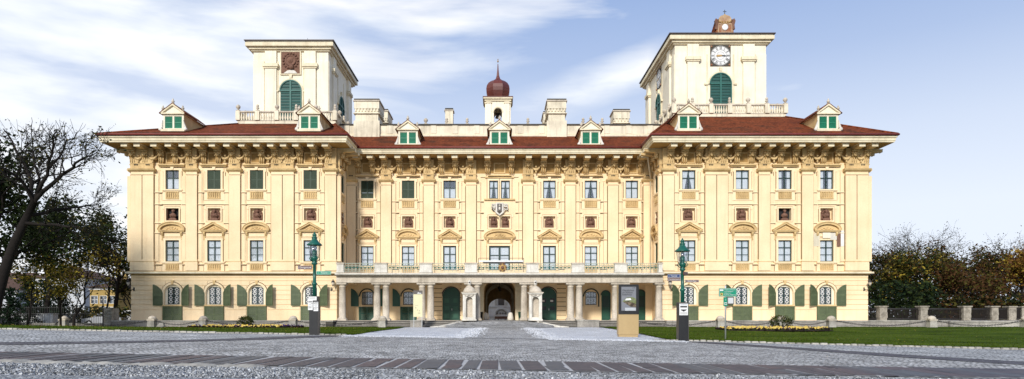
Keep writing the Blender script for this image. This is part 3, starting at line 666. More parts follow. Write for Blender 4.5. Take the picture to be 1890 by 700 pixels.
# ------------------------------------------------------------------ centre block
DZ = -.12
def centre():
    b = MB(); holes = []
    for s in (-1, 1):
        for i, xw in enumerate(CWIN_X):
            x = s * xw
            holes += [rect(x - .65, x + .65, L['w1'] + DZ, L['w1t'] + DZ), rect(x - .62, x + .62, L['ni'] + DZ, L['nit'] + DZ)]
            holes.append(rect(x - .66, x + .66, L['w2'] + DZ, L['w2t'] + DZ) if i < 2 else rect(x - .68, x + .68, 5.75, 8.30))
        holes += [rect(s * .61 - .46, s * .61 + .46, L['w1'] + DZ, L['w1t'] + DZ), rect(s * .60 - .52, s * .60 + .52, L['ni'] + DZ, L['nit'] + DZ)]
    holes.append(rect(-1.09, 1.09, 5.75, 8.30))
    b.holed(rect(-16.2, 16.2, 5.0, ZS + .3), holes, CY, .5, 'yellow')
    # ground floor behind the colonnade
    gh = [arch(s * x, hw, z0, zs_, rz_) for s in (-1, 1) for x, hw, z0, zs_, rz_ in ((5.02, .9, .58, 3.1, .9),)]
    gh += [arch(x, .72, 2.0, 3.05, .72) for x in (-13.74, -9.44)] + [arch(9.50, .72, 2.0, 3.05, .72), arch(14.6, .6, .9, 3.0, .6)]
    gate = arch(0, 1.62, .5, 3.65, 1.25, 16)
    b.holed(rect(-16.2, 16.2, .4, 5.0), gh + [gate], CY, .35, 'yellow')
    PP('wall', b); PP('court_wall', MB().box(-16, 16, 88, 88.3, 3.6, 17, 'yellow'))
    def strips(x0, x1):
        c = MB()
        for i in range(9): z0 = .65 + i * .46; c.box(x0, x1, CY - .07, CY + .02, z0 + .03, z0 + .43, 'yellow')
        c.box(x0 + .01, x1 - .01, CY - .02, CY + .015, .65, 4.79, 'grime_shade'); PP('rusticated_courses', c)
    # rusticated strips and plain piers under the portico
    for s in (-1, 1):
        for (x0, x1) in ((3.95, 4.08), (5.95, 6.9), (2.75, 3.3)):
            strips(min(s * x0, s * x1), max(s * x0, s * x1))
        for x in (3.45, 7.75, 12.0, 15.6): PP('wall_pier', MB().box(s * x - .5, s * x + .5, CY - .22, CY + .02, .6, 4.75, 'field').box(s * x - .6, s * x + .6, CY - .3, CY + .02, 4.4, 4.6, 'trim'))
        PP('wall_pier', MB().box(min(s * 1.63, s * 2.3), max(s * 1.63, s * 2.3), CY - .25, CY + .02, .5, 4.93, 'fascia'))
    # entry passage
    t = MB()
    for s in (-1, 1):
        t.box(min(s * 1.62, s * 1.9), max(s * 1.62, s * 1.9), CY + .34, 88, .4, 5.4, 'trim')
        t.box(min(s * 1.40, s * 1.619), max(s * 1.40, s * 1.619), 78.0, 78.6, .4, 3.0, 'fascia'); t.box(min(s * 1.35, s * 1.619), max(s * 1.35, s * 1.619), 77.9, 78.7, 3.003, 3.15, 'fascia')
    n = 14; po = arcpts(0, 1.619, 3.65, 1.25, n)
    t.add([(x, CY + .1, z) for x, z in po] + [(x, 88, z) for x, z in po], [(i, i + 1, n + 2 + i, n + 1 + i) for i in range(n)], 'trim', True)
    t.ring(arcpts(0, 1.615, 3.16, 1.55, n), arcpts(0, 1.38, 3.16, 1.15, n), 78.0, 78.6, 'fascia')
    t.holed(rect(-1.615, 1.615, .4, 5.2), [arch(0, 1.42, .41, 2.0, 1.24, 12)], 87.0, .6, 'trim')
    PP('entry_passage', t)
    # court front seen through the passage
    q = MB(); Y = 108
    q.box(-14, 14, Y, Y + .5, -.2, 14, 'courtyard')
    for z in (2.55, 1.0): q.box(-14, 14, Y - .15, Y + .02, z - .09, z + .09, 'courtyard')
    q.ring(arcpts(.3, 1.25, 1.25, 1.15, 12), arcpts(.3, 1.0, 1.25, .9, 12), Y - .2, Y + .02, 'courtyard'); q.ring(arcpts(.3, .85, 1.25, .75, 12), arcpts(.3, .7, 1.25, .62, 12), Y - .12, Y + .02, 'step_stone')
    for x in (-.35, .1, .5, .9): q.ball((x, Y - .05, 1.45), .16, 'step_stone', 7, 5)
    q.box(-.2, .75, Y - .06, Y + .02, 2.72, 4.2, 'brown_grey'); q.box(-.75, -.3, Y - .14, Y + .02, 2.68, 6, 'pale_stone'); q.box(.85, 1.3, Y - .14, Y + .02, 2.68, 6, 'pale_stone')
    q.box(-.75, 1.4, Y - 3.2, Y - 3.0, .55, .98, 'terracotta')
    for x in (-.7, -.2, .85, 1.35): q.box(x - .06, x + .06, Y - 3.15, Y - 3.05, -.2, .55, 'iron')
    PP('courtyard_front', q)
    l = MB(); l.tube([(0, 76, 4.85), (0, 76, 4.3)], .02, 'iron', 4); l.lathe([(.05, .5), (.2, .42), (.22, .36), (.13, .02), (.03, -.04)], (0, 76, 3.82), 'iron', 6); PP('hanging_lantern', l)
    # openings above
    r1 = {-1: ('shut', 'shut', 'half'), 1: ('full', 'tied', 'tied')}
    kinds = ('tri', 'seg', 'tri')
    for s in (-1, 1):
        for i, xw in enumerate(CWIN_X):
            build_bay(s * xw, CY, kinds[i], r1[s][i], 'full', 0, False, DZ, None if i < 2 else 2.5, 2.42, seed=i + 3 * (s > 0))
            if i == 2:
                d = PP('balcony_door', casement(1.36, 2.55, (.66, .33), 'green_dark', fr=.12, mull=.12), (s * xw, CY, 5.75))
                obj('pane', pane(1.36, 2.55), d); obj('curtain', drape(1.36, 2.55, 'full'), d); obj('surround', surround(1.36, 2.55, False, False, False), d)
        add_window(s * .61, CY, L['w1'] + DZ, .92, 1.86, 'tied', (.60,), ears=False, key=False, sill=False, seed=1)
        add_niche(s * .60, CY, L['ni'] + DZ).scale = (.84, 1, 1)
    st = MB(); st.box(-1.6, 1.6, CY - .2, CY + .02, L['w1'] + DZ - .16, L['w1'] + DZ - .03, 'trim'); st.box(-1.5, 1.5, CY - .12, CY + .02, L['w1t'] + DZ + .25, L['w1t'] + DZ + .4, 'trim')
    h = st
    cpx = sorted([-15.7, 15.7] + [q_ * p for p in PIL_C for q_ in (-1, 1)])
    for x in [s * xw for s in (-1, 1) for xw in CWIN_X] + [0]:
        lft = max(p for p in cpx if p < x) + .6; rgt = min(p for p in cpx if p > x) - .6; g = .95 if x else 1.65
        for z in (6.02, 9.05, 10.02, 11.84, 13.00): hline(h, lft, x - g, CY, z + DZ, d=.13); hline(h, x + g, rgt, CY, z + DZ, d=.13)
        lft += .38; rgt -= .38
        hline(h, lft, rgt, CY, 15.43, 'field', .05, .05)
        h.box(x - 1.2, x + 1.2, CY - .30, CY + .02, 15.50, 15.62, 'trim'); h.ring(rect(x - .6, x + .6, 15.8, 16.9), rect(x - .48, x + .48, 15.91, 16.79), CY - .09, CY + .02, 'trim', closed=True)
        h.box(lft, lft + .07, CY - .06, CY + .02, 6.2, 14.9, 'field'); h.box(rgt - .07, rgt, CY - .06, CY + .02, 6.2, 14.9, 'field'); h.box(lft - .045, lft - .002, CY - .015, CY + .02, 6.2, 14.9, 'grime_shade'); h.box(rgt + .002, rgt + .045, CY - .015, CY + .02, 6.2, 14.9, 'grime_shade')
    h.box(-15.9, 15.9, CY - .009, CY + .02, 15.8, ZS - .03, 'trim_shade')
    PP('panel_moulding', h)
    d = PP('balcony_door', casement(2.18, 2.55, (.62, .3), 'green_dark', fr=.16, mull=.2), (0, CY, 5.75))
    obj('pane', pane(2.18, 2.55), d); obj('curtain', drape(2.18, 2.55, 'full', seed=2), d); obj('surround', surround(2.18, 2.55, False, False, False), d)
    add_pediment(0, CY, L['ped'] + .2 + DZ, 'seg', 3.2)
    pil = cached('pilc', lambda: pilaster_mesh(w=1.06).mesh('pilaster'))
    for s in (-1, 1):
        for p in PIL_C: PP('pilaster', pil, (s * p, CY, DZ))
        PP('pilaster', cached('pilcc', lambda: pilaster_mesh(w=.9, back=False).mesh('pilaster')), (s * 15.35, CY, DZ))
    # eave
    e = MB(); e.box(-XEI + .0, XEI, YEC, 74, ZS + .01, ZS + .14, 'fascia'); e.box(-XEI + .0, XEI, YEC + .1, 74, ZS - .02, ZS + .008, 'trim_shade'); e.box(-XEI, XEI, YEC - .06, 74, ZS + .143, ZS + .36, 'fascia'); e.box(-XEI, XEI, YEC - .14, 74, ZS + .363, ZS + .50, 'fascia')
    PP('eave_cornice', e)
    g = MB(); g.box(-XEI, XEI, YEC - .24, 74, ZS + .503, ZS + .60, 'gutter'); g.tube([(-XEI, YEC - .26, ZS + .58), (XEI, YEC - .26, ZS + .58)], .09, 'gutter', 6); PP('gutter', g)
    cm = cached('console', None); fm = cached('festoon', None)
    co = [o * CY / F for o in (260, 234, 211, 184, 159, 132, 107, 81, 53, 22)]
    for s in (-1, 1):
        for o in co: PP('console', cm, (s * o, CY, DZ * .3))
        for a, c_ in zip(co[:-1], co[1:]):
            xm = (a + c_) / 2
            if all(abs(xm - xw) > .8 for xw in CWIN_X) and xm > 2.5: PP('festoon', fm, (s * xm, CY - .02, 16.55))
    # coat of arms over the middle
    k = MB(); x, z = 0.03, 12.15
    k.prism([(-.31, z - .45), (.31, z - .45), (.31, z + .50), (-.31, z + .50)], CY - .30, CY - .2, 'brown_grey')
    k.ring([(-.5, z - .6), (0, z - 1.0), (.5, z - .6), (.5, z + .64), (-.5, z + .64)], [(-.31, z - .5), (0, z - .8), (.31, z - .5), (.31, z + .50), (-.31, z + .50)], CY - .33, CY - .2, 'pale_stone', closed=True)
    k.prism([(-.31, z - .5), (0, z - .79), (.31, z - .5)], CY - .28, CY - .2, 'cap_dark')
    k.ball((.0, CY - .32, z + .28), .12, 'pale_stone', 8, 6); k.lathe([(.1, 0), (.14, .2), (.08, .4)], (0, CY - .3, z - .3), 'pale_stone', 8)
    for s in (-1, 1):
        k.box(s * .78 - .22, s * .78 + .22, CY - .22, CY - .1, z + .12, z + .52, 'stone'); k.ring(rect(s * .78 - .24, s * .78 + .24, z + .1, z + .54), rect(s * .78 - .15, s * .78 + .15, z + .19, z + .45), CY - .26, CY - .1, 'pale_stone', closed=True)
        for i in range(9):
            a = i * 2.1; k.ball((s * (.6 + .5 * R.random()), CY - .2, z - .35 + .5 * R.random()), R.uniform(.05, .12), ('pale_stone', 'cap_dark')[i % 3 == 0], 6, 5)
        k.tube([(s * .5, CY - .25, z + .5), (s * .95, CY - .25, z + .3), (s * 1.05, CY - .25, z + .0), (s * .6, CY - .25, z - .35), (s * .3, CY - .25, z - .8)], .05, 'pale_stone', 5)
    k.v = [(x + (a - x) * .82, b_, 12.15 + (c - 12.15) * .82 + .06) for a, b_, c in k.v]
    PP('coat_of_arms', k)
    dp = MB(); dp.tube([(14.9, 68.5, ZS - .05), (15.55, 70.0, 15.4), (15.6, 70.2, 15.2), (15.6, 70.2, 5.5)], .09, 'fascia', 6); PP('downpipe', dp)
centre()

# ------------------------------------------------------------------ portico: columns, entablature, balcony
ZB0, ZB1 = 4.22, 5.15
PY = 65.5
def column_mesh():
    b = MB(); k = 'stone'; r = .33
    b.box(-.46, .46, -.46, .46, .0, .12, k); b.lathe([(.45, .122), (.46, .18), (.40, .24), (.36, .27), (r, .3), (r, 1.2), (r * .97, 2.2), (r * .88, 3.18), (r * .98, 3.2), (r * .98, 3.25), (r * .9, 3.26), (r * .92, 3.34), (.42, 3.42), (.43, 3.46)], (0, 0, 0), k, 18)
    b.box(-.47, .47, -.47, .47, 3.462, 3.60, k); return b
cmesh = column_mesh().mesh('column')
for s in (-1, 1):
    for px in (292, 228, 211.5, 145, 129, 58, 43.5): PP('column', cmesh, (s * px * PY / F + .1, PY, .60))
bal = MB(); e = 15.62
bal.box(-e, e, 64.95, 66.0, ZB0, ZB0 + .28, 'stone'); bal.box(-e, e, 64.98, 66.0, ZB0 + .283, ZB0 + .62, 'stone'); bal.box(-e, e, 64.7, CY - .31, ZB0 + .623, ZB0 + .74, 'stone')
bal.box(-e - .03, e + .03, 64.48, CY - .31, ZB0 + .743, ZB1 - .08, 'pale_stone'); bal.box(-e + .02, e - .02, 64.55, CY - .32, ZB1 - .077, ZB1, 'stone')
for s in (-1, 1):
    for x in (3.3, 7.2, 11.45, 15.2): bal.box(s * x - .45, s * x + .45, 66.01, CY - .32, ZB0 + .05, ZB0 + .62, 'field')
B = PP('balcony', bal)
pl = [(-15.52, 15.4 - 1.1), ]
pxs = [(-301, -286), (-231, -206), (-148, -123), (-65, -40.5), (48.5, 73), (132, 157), (211, 236), (292, 307)]
BY = 64.75
edges = []
for a, c in pxs:
    x0, x1 = a * BY / F, c * BY / F; x0 = max(x0, -15.55); x1 = min(x1, 15.55)
    m = MB(); m.box(x0 + .06, x1 - .06, BY - .2, BY + .2, ZB1, ZB1 + .82, 'pale_stone'); m.box(x0, x1, BY - .27, BY + .27, ZB1 + .823, ZB1 + .95, 'stone'); m.box(x0 + .02, x1 - .02, BY - .24, BY + .24, ZB1 + .003, ZB1 + .12, 'pale_stone')
    obj('plinth', m, B); edges.append((x0, x1))
for (a, b_), (c, d) in zip(edges[:-1], edges[1:]):
    x0, x1 = b_ + .01, c - .01; m = MB()
    z0, z1 = ZB1 + .08, ZB1 + .90
    m.box(x0, x1, BY - .03, BY + .03, z1 - .03, z1 + .02, 'rail_iron'); m.box(x0, x1, BY - .025, BY + .025, z0, z0 + .035, 'rail_iron')
    m.box(x0, x1, BY - .02, BY + .02, z1 - .20, z1 - .175, 'rail_iron'); m.box(x0, x1, BY - .02, BY + .02, z0 + .16, z0 + .185, 'rail_iron')
    n = max(3, round((x1 - x0) / .36)); w = (x1 - x0) / n
    for i in range(n + 1):
        x = x0 + w * i; m.box(x - .02, x + .02, BY - .015, BY + .015, z0, z1, 'rail_iron')
    for i in range(n):
        x = x0 + w * (i + .5); zm = (z0 + z1) / 2 - .01
        m.add([(x - .13, BY, zm), (x, BY - .05, zm), (x + .13, BY, zm), (x, BY + .05, zm), (x, BY, zm + .12), (x, BY, zm - .12)], [(0, 1, 4), (1, 2, 4), (2, 3, 4), (3, 0, 4), (1, 0, 5), (2, 1, 5), (3, 2, 5), (0, 3, 5)], 'teal_iron')
        for q in (-1, 1):
            m.tube([(x - .17, BY, zm + q * .03), (x - .08, BY, zm + q * .2), (x + .08, BY, zm + q * .2), (x + .17, BY, zm + q * .03)], .022, 'rail_iron', 4)
            m.ball((x + q * w * .5 * .0, BY, z1 - .1), .035, 'teal_iron', 5, 4)
        m.ball((x + w / 2, BY, zm), .045, 'teal_iron', 5, 4)
    obj('railing_panel', m, B)
m = MB(); y = BY - .06
m.tube([(-2.0, y, ZB1 + .05), (-2.0, y, ZB1 + 1.38)], .025, 'iron', 5); m.tube([(2.3, y, ZB1 + .05), (2.3, y, ZB1 + 1.38)], .025, 'iron', 5); m.tube([(-2.0, y, ZB1 + 1.38), (2.3, y, ZB1 + 1.38)], .022, 'iron', 5)
m.box(-1.98, 2.28, y - .1, y + .04, ZB1 + 1.02, ZB1 + 1.16, 'white'); m.box(-1.6, 2.2, y - .08, y + .02, ZB1 + .93, ZB1 + 1.017, 'black')
obj('banner_rail', m, B)
c = MB(); x, z = .28, ZB1 + .48; y = BY - .13
c.lathe([(.02, -.06), (.34, -.04), (.30, .04), (.05, .1)], (0, 0, 0), 'gold', 12, T=Matrix.Translation((x, y, z)) @ Matrix.Rotation(PI / 2, 4, 'X'))
for i in range(12): a = i * PI / 6; c.ball((x + .34 * math.cos(a), y, z + .32 * math.sin(a)), .09, 'gold' if i % 2 else 'terracotta', 6, 5)
for q in (-1, 0, 1): c.ball((x + q * .16, y, z + .44), .09, 'terracotta', 6, 5)
c.ball((x, y - .08, z), .16, 'terracotta', 8, 6); obj('crest', c, B)

# doors and windows under the portico
def arched_door(x, hw, z0, zs, glazed=False):
    b = MB(); k = 'green_door'; y = .12
    b.prism(arch(0, hw - .003, z0, zs, hw - .003, 14), y, y + .08, k)
    b.ring(arch(0, hw + .1, z0, zs, hw + .1, 14)[1:], arch(0, hw, z0, zs, hw, 14)[1:], -.06, .05, 'iron')
    b.box(-hw + .01, hw - .01, y - .05, y - .002, zs - .06, zs + .06, k)
    d = PP('portal_door', b, (x, CY, 0))
    for s in (-1, 1):
        l = MB(); x0, x1 = (.01, hw - .02) if s > 0 else (-hw + .02, -.01)
        l.box(x0, x1, y - .05, y - .003, z0, zs - .07, k)
        H = zs - z0
        for f0, f1 in ((.05, .32), (.37, .62), (.67, .95)):
            g = glazed and f0 > .3
            l.ring(rect(x0 + .08, x1 - .08, z0 + H * f0, z0 + H * f1), rect(x0 + .16, x1 - .16, z0 + H * f0 + .08, z0 + H * f1 - .08), y - .09, y - .051, k, closed=True)
            l.box(x0 + .2, x1 - .2, y - .075, y - .052, z0 + H * f0 + .12, z0 + H * f1 - .12, 'black' if g else 'green_panel')
        leaf = obj('door_leaf', l, d)
        if s > 0: obj('handle', MB().box(.05, .10, y - .14, y - .09, z0 + 1.0, z0 + 1.2, 'steel'), d)
        if glazed: obj('paper_notice', MB().box(x0 + .2, x0 + .5, y - .085, y - .076, z0 + 1.9, z0 + 2.08, 'white'), d)
    return d
arched_door(-5.02, .9, .6, 3.1); arched_door(5.05, .9, .6, 3.1, True)
def portico_window(x, doorleft, sh):
    yo = .12; b = MB(); hw = .58
    b.holed(arch(0, .719, 2.001, 3.05, .719), [arch(0, hw, 2.18, 3.42, .14, 8)], yo, .1, 'field')
    b.ring(arch(0, hw - .002, 2.182, 3.418, .138, 8), arch(0, hw - .06, 2.25, 3.38, .12, 8), yo + .02, yo + .08, 'green_dark', closed=True)
    b.box(-.03, .03, yo + .02, yo + .07, 2.2, 3.5, 'green_dark'); b.box(-hw + .05, -.03, yo + .02, yo + .07, 2.95, 3.01, 'green_dark'); b.box(.03, hw - .05, yo + .02, yo + .07, 2.95, 3.01, 'green_dark')
    w = PP('window', b, (x, CY, 0))
    g = MB()
    for q in (-.29, .29):
        for i in range(3):
            z = 2.42 + i * .42; g.ring([(q + .17 * math.cos(a * PI / 5), z + .17 * math.sin(a * PI / 5)) for a in range(10)], [(q + .145 * math.cos(a * PI / 5), z + .145 * math.sin(a * PI / 5)) for a in range(10)], yo, yo + .012, 'iron', closed=True)
            g.box(q - .012, q + .012, yo, yo + .01, z - .2, z + .2, 'iron')
    for i in range(4): g.box(-.5, .5, yo + .013, yo + .02, 2.2 + i * .42, 2.215 + i * .42, 'iron')
    obj('grille', g, w)
    obj('pane', MB().box(-hw + .01, hw - .01, yo + .09, yo + .1, 2.2, 3.53, 'glass'), w); obj('curtain', MB().box(-hw, hw, yo + .16, yo + .18, 2.18, 3.55, 'curtain'), w)
    obj('surround', MB().ring(arch(0, .84, 2.0, 3.05, .84)[1:], arch(0, .722, 2.0, 3.05, .722)[1:], -.09, .02, 'green_dark'), w)
    d = MB(); 
    lf = louvre_leaf(.7, 1.38, 'green_door')
    for xx in (-.71, .01): d.add([(v[0] + xx, v[1] - .05, v[2] + .6) for v in lf.v], lf.f, 'green_door')
    d.box(-.85, -.72, -.09, .02, .6, 1.99, 'green_door'); d.box(.72, .85, -.09, .02, .6, 1.99, 'green_door')
    if sh >= 0 or doorleft: obj('cellar_door', d, w)
    for q in ((-1, 1) if sh == 0 else (sh,)):
        if q == 0: continue
        n = 8; wd = .78
        cv = [(wd * i / n, 3.1 + .75 * math.sin(PI / 2 * i / n) ** .8) for i in range(n + 1)]
        m = MB(); m.prism([(0, 2.02), (wd, 2.02)] + cv[::-1], -.05, 0, 'green_door'); m.box(.06, wd - .06, -.07, -.051, 2.1, 2.9, 'green_door')
        o = obj('shutter', m, w, (q * .86, -.1, 0)); o.scale = (q, 1, 1); o.rotation_euler = (0, 0, -q * .15)
portico_window(-13.74, True, 0); portico_window(-9.44, True, -1); portico_window(9.50, False, -1)
# narrow dark-green arched doors beside the last bays on the right
for x, hw in ((11.0, .42), (14.6, .5)):
    b = MB(); b.prism(arch(0, hw, .6, 3.2, hw, 10), -.12, .02, 'green_door'); b.ring(arch(0, hw + .09, .6, 3.2, hw + .09, 10)[1:], arch(0, hw + .004, .6, 3.2, hw + .004, 10)[1:], -.18, .02, 'green_dark')
    b.box(-hw + .08, hw - .08, -.15, -.121, .8, 1.8, 'green_door'); b.box(-hw + .08, hw - .08, -.15, -.121, 1.95, 3.1, 'green_dark'); PP('portal_door', b, (x, CY, 0))

# wall lanterns
def wall_lantern(x, y, z, side):
    m = MB(); m.tube([(0, 0, -.35), (side * .15, -.25, -.45), (side * .3, -.5, -.25), (side * .3, -.5, -.08)], .03, 'iron', 5); m.box(-.06, .06, -.03, .0, -.55, -.2, 'iron')
    m.lathe([(.06, 0), (.19, .36), (.21, .38), (.05, .55), (.03, .66)], (side * .3, -.5, -.08), 'iron', 6)
    o = PP('wall_lantern', m, (x, y, z))
    obj('lamp_glass', MB().lathe([(.075, .04), (.185, .33)], (side * .3, -.52, -.08), 'stone', 6), o)
for x, s in ((-35.5, -1), (-16.35, 1), (16.75, -1), (35.4, 1)): wall_lantern(x, WY, 4.0, s)
# unpainted sample patches on the last bay of the right wing
m = MB(); y = WY - .105
m.box(ux(1495.5, WY), ux(1512, WY), y, y + .01, uz(455, WY), uz(427, WY), 'parapet'); m.box(ux(1517, WY), ux(1531, WY), y - .09, y + .01, uz(440, WY), uz(430, WY), 'cream'); m.box(ux(1531.5, WY), ux(1543.5, WY), y, y + .011, uz(443, WY), uz(430, WY), 'pale_stone')
m.box(ux(1544, WY), ux(1550.5, WY), y - .02, y + .012, uz(455, WY), uz(430, WY), 'terracotta'); m.box(ux(1551, WY), ux(1557, WY), y, y + .013, uz(455, WY), uz(426, WY), 'white')
PP('sample_patch', m)

# ------------------------------------------------------------------ roofs
ZE = ZS + .72
TL = dict(x0=-27.8, x1=-17.5, z=21.45, y=72.3); TR = dict(x0=18.55, x1=30.4, z=22.2, y=72.3)
for s, t in ((-1, TL), (1, TR)):
    XEO = XEOS[s]; l, r = (XEI - .2, XEO + .2) if s > 0 else (-XEO - .2, -XEI + .2)
    b = MB(); b.frust((l, r, YE - .2, 92), ZE + .03, (t['x0'], t['x1'], t['y'], 84), t['z'], 'roof')
    for (x0, x1) in ((l, t['x0']), (r, t['x1'])): b.tube([(x0, YE - .2, ZE + .05), (x1, t['y'], t['z'] + .02)], .11, 'roof', 6)
    PP('roof', b)
    # snow guard rail on the eave
b = MB(); b.add([(-16.5, YEC - .2, ZS + .62), (16.5, YEC - .2, ZS + .62), (17.5, 74, 20.62), (-17.5, 74, 20.62), (17.5, 88, 20.62), (-17.5, 88, 20.62), (-17.5, 88, 17), (17.5, 88, 17)], [(0, 1, 2, 3), (3, 2, 4, 5), (5, 4, 7, 6)], 'roof')
PP('roof', b)
g = MB()
for i in range(12): x = -36.8 + i * .75; g.tube([(x, YE + .05, ZE + .02), (x, YE + .05, ZE + .22)], .012, 'iron', 4)
g.tube([(-36.8, YE + .05, ZE + .2), (-28.5, YE + .05, ZE + .2)], .01, 'iron', 4); PP('snow_guard', g)

def dormer(x, y, z):
    b = MB(); k = 'cream'; hw = 1.0
    b.holed(rect(-hw, hw, -.4, 1.66), [rect(-.82, -.08, .32, 1.48), rect(.08, .82, .32, 1.48)], 0, .18, k)
    b.add([(-hw, 0, -.4), (-hw, 5, -.4), (-hw, 5, 1.66), (-hw, 0, 1.66)], [(0, 1, 2, 3)], 'trim'); b.add([(hw, 0, -.4), (hw, 5, -.4), (hw, 5, 1.66), (hw, 0, 1.66)], [(0, 1, 2, 3)], 'trim')
    b.box(-hw - .14, hw + .14, -.2, .02, 0, .22, 'fascia'); b.box(-hw - .12, hw + .12, -.2, 5, 1.663, 1.78, 'fascia')
    b.prism([(-hw - .05, 1.783), (hw + .05, 1.783), (0, 2.5)], -.06, 5, 'cream')
    b.ring([(-hw - .22, 1.783), (0, 2.66), (hw + .22, 1.783)], [(-hw + .03, 1.783), (0, 2.48), (hw - .03, 1.783)], -.22, .02, 'fascia')
    for s in (-1, 1):                                                            # volutes at the foot
        b.lathe([(.17, -.1), (.17, .1), (.06, .13)], (0, 0, 0), 'pale_stone', 9, T=Matrix.Translation((s * (hw + .19), -.08, .22)) @ Matrix.Rotation(PI / 2, 4, 'X'))
        b.prism([(s * hw, .38), (s * (hw + .26), .38), (s * (hw + .1), .8), (s * hw, 1.1)] if s > 0 else [(s * hw, 1.1), (s * (hw + .1), .8), (s * (hw + .26), .38), (s * hw, .38)], -.12, .02, 'pale_stone')
    d = PP('dormer', b, (x, y, z))
    rf = MB()
    for s in (-1, 1): rf.add([(s * (hw + .28), -.25, 1.76), (0, -.25, 2.73), (0, 5.4, 2.73), (s * (hw + .28), 5.4, 1.76), (s * (hw + .28), -.25, 1.70), (0, -.25, 2.67), (0, 5.4, 2.67), (s * (hw + .28), 5.4, 1.70)], [(0, 1, 2, 3), (7, 6, 5, 4), (0, 4, 5, 1), (0, 3, 7, 4)], 'roof')
    obj('gable_roof', rf, d)
    lm = cached('dleaf', lambda: louvre_leaf(.74, 1.16, 'green_bright').mesh('shutter'))
    for xx in (-.82, .08): obj('shutter', lm, d, (xx, .06, .32))
    fm = cached('dfin', lambda: MB().box(-.12, .12, -.12, .12, 0, .1, 'stone').lathe([(.05, .1), (.14, .2), (.15, .3), (.06, .4), (.08, .44), (.02, .56)], (0, 0, 0), 'stone', 8).mesh('finial'))
    for xx, zz in ((0, 2.62), (-.95, 1.95), (.95, 1.95)): obj('finial', fm, d, (xx, -.08, zz))
for o in (-602, -351, 348.5, 606): dormer(o * 65.3 / F, 65.3, 18.74)
for o in (-169, 0, 168): dormer(o * 69.7 / F, 69.7, 18.40)

# ------------------------------------------------------------------ terraces, towers
def finial_mesh(v):
    b = MB(); k = 'stone'
    b.box(-.17, .17, -.17, .17, 0, .12, k)
    if v == 0: b.lathe([(.06, .12), (.08, .2), (.22, .36), (.24, .5), (.16, .62), (.05, .70)], (0, 0, 0), k, 9)
    else: b.lathe([(.10, .12), (.07, .22), (.20, .32), (.12, .42)], (0, 0, 0), k, 9); b.ball((0, 0, .56), .15, k, 8, 6, (1, 1, 1.2))
    return b
FIN = [finial_mesh(i).mesh('finial') for i in (0, 1)]
def terrace(t, s):
    x0, x1, z, y = t['x0'], t['x1'], t['z'], t['y']; ye = 80.5
    b = MB(); h0, h1 = .38, 1.36
    b.box(x0, x1, y, ye, z - .6, z + .02, 'parapet'); b.box(x0 - .06, x1 + .06, y - .06, ye, z + .02, z + h0 - .06, 'parapet'); b.box(x0 - .1, x1 + .1, y - .1, ye, z + h0 - .057, z + h0, 'stone')
    xin = x1 if s < 0 else x0
    runs = [((x0, y), (x1, y)), ((xin, y), (xin, ye)), ((x0 if s < 0 else x1, y), (x0 if s < 0 else x1, ye))]
    o = None; piers = []
    for (ax, ay), (bx, by) in runs:
        Ln = math.hypot(bx - ax, by - ay); dx, dy = (bx - ax) / Ln, (by - ay) / Ln
        nseg = max(2, round(Ln / 2.0)); seg = Ln / nseg
        for i in range(nseg + 1):
            cx_, cy_ = ax + dx * seg * i, ay + dy * seg * i
            if not any(abs(cx_ - q[0]) + abs(cy_ - q[1]) < .1 for q in piers): piers.append((cx_, cy_)); b.box(cx_ - .22, cx_ + .22, cy_ - .22, cy_ + .22, z + h0 + .003, z + h1 - .003, 'parapet')
            if i < nseg:
                m_ = 6
                for j in range(m_):
                    q = seg * i + .22 + (seg - .44) * (j + .5) / m_; px_, py_ = ax + dx * q, ay + dy * q
                    hh = h1 - .16 - h0
                    b.lathe([(.10, 0), (.06, .08 * hh), (.13, .35 * hh), (.06, .75 * hh), (.055, .85 * hh), (.10, hh)], (px_, py_, z + h0), 'parapet', 8)
        hx, hy = (0, .14) if dx > .5 else (.14, 0)
        b.box(min(ax, bx) - (.16 if hx else .2), max(ax, bx) + (.16 if hx else .2), min(ay, by) - (.16 if hy else .0) + (.17 if hx else 0), max(ay, by) + (.16 if hy else .0), z + h1 - .16, z + h1, 'stone')
    o = PP('roof_balustrade', b)
    for i, (px_, py_) in enumerate(piers): obj('finial', FIN[i % 2], o, (px_, py_, z + h1 + .003))
terrace(TL, -1); terrace(TR, 1)

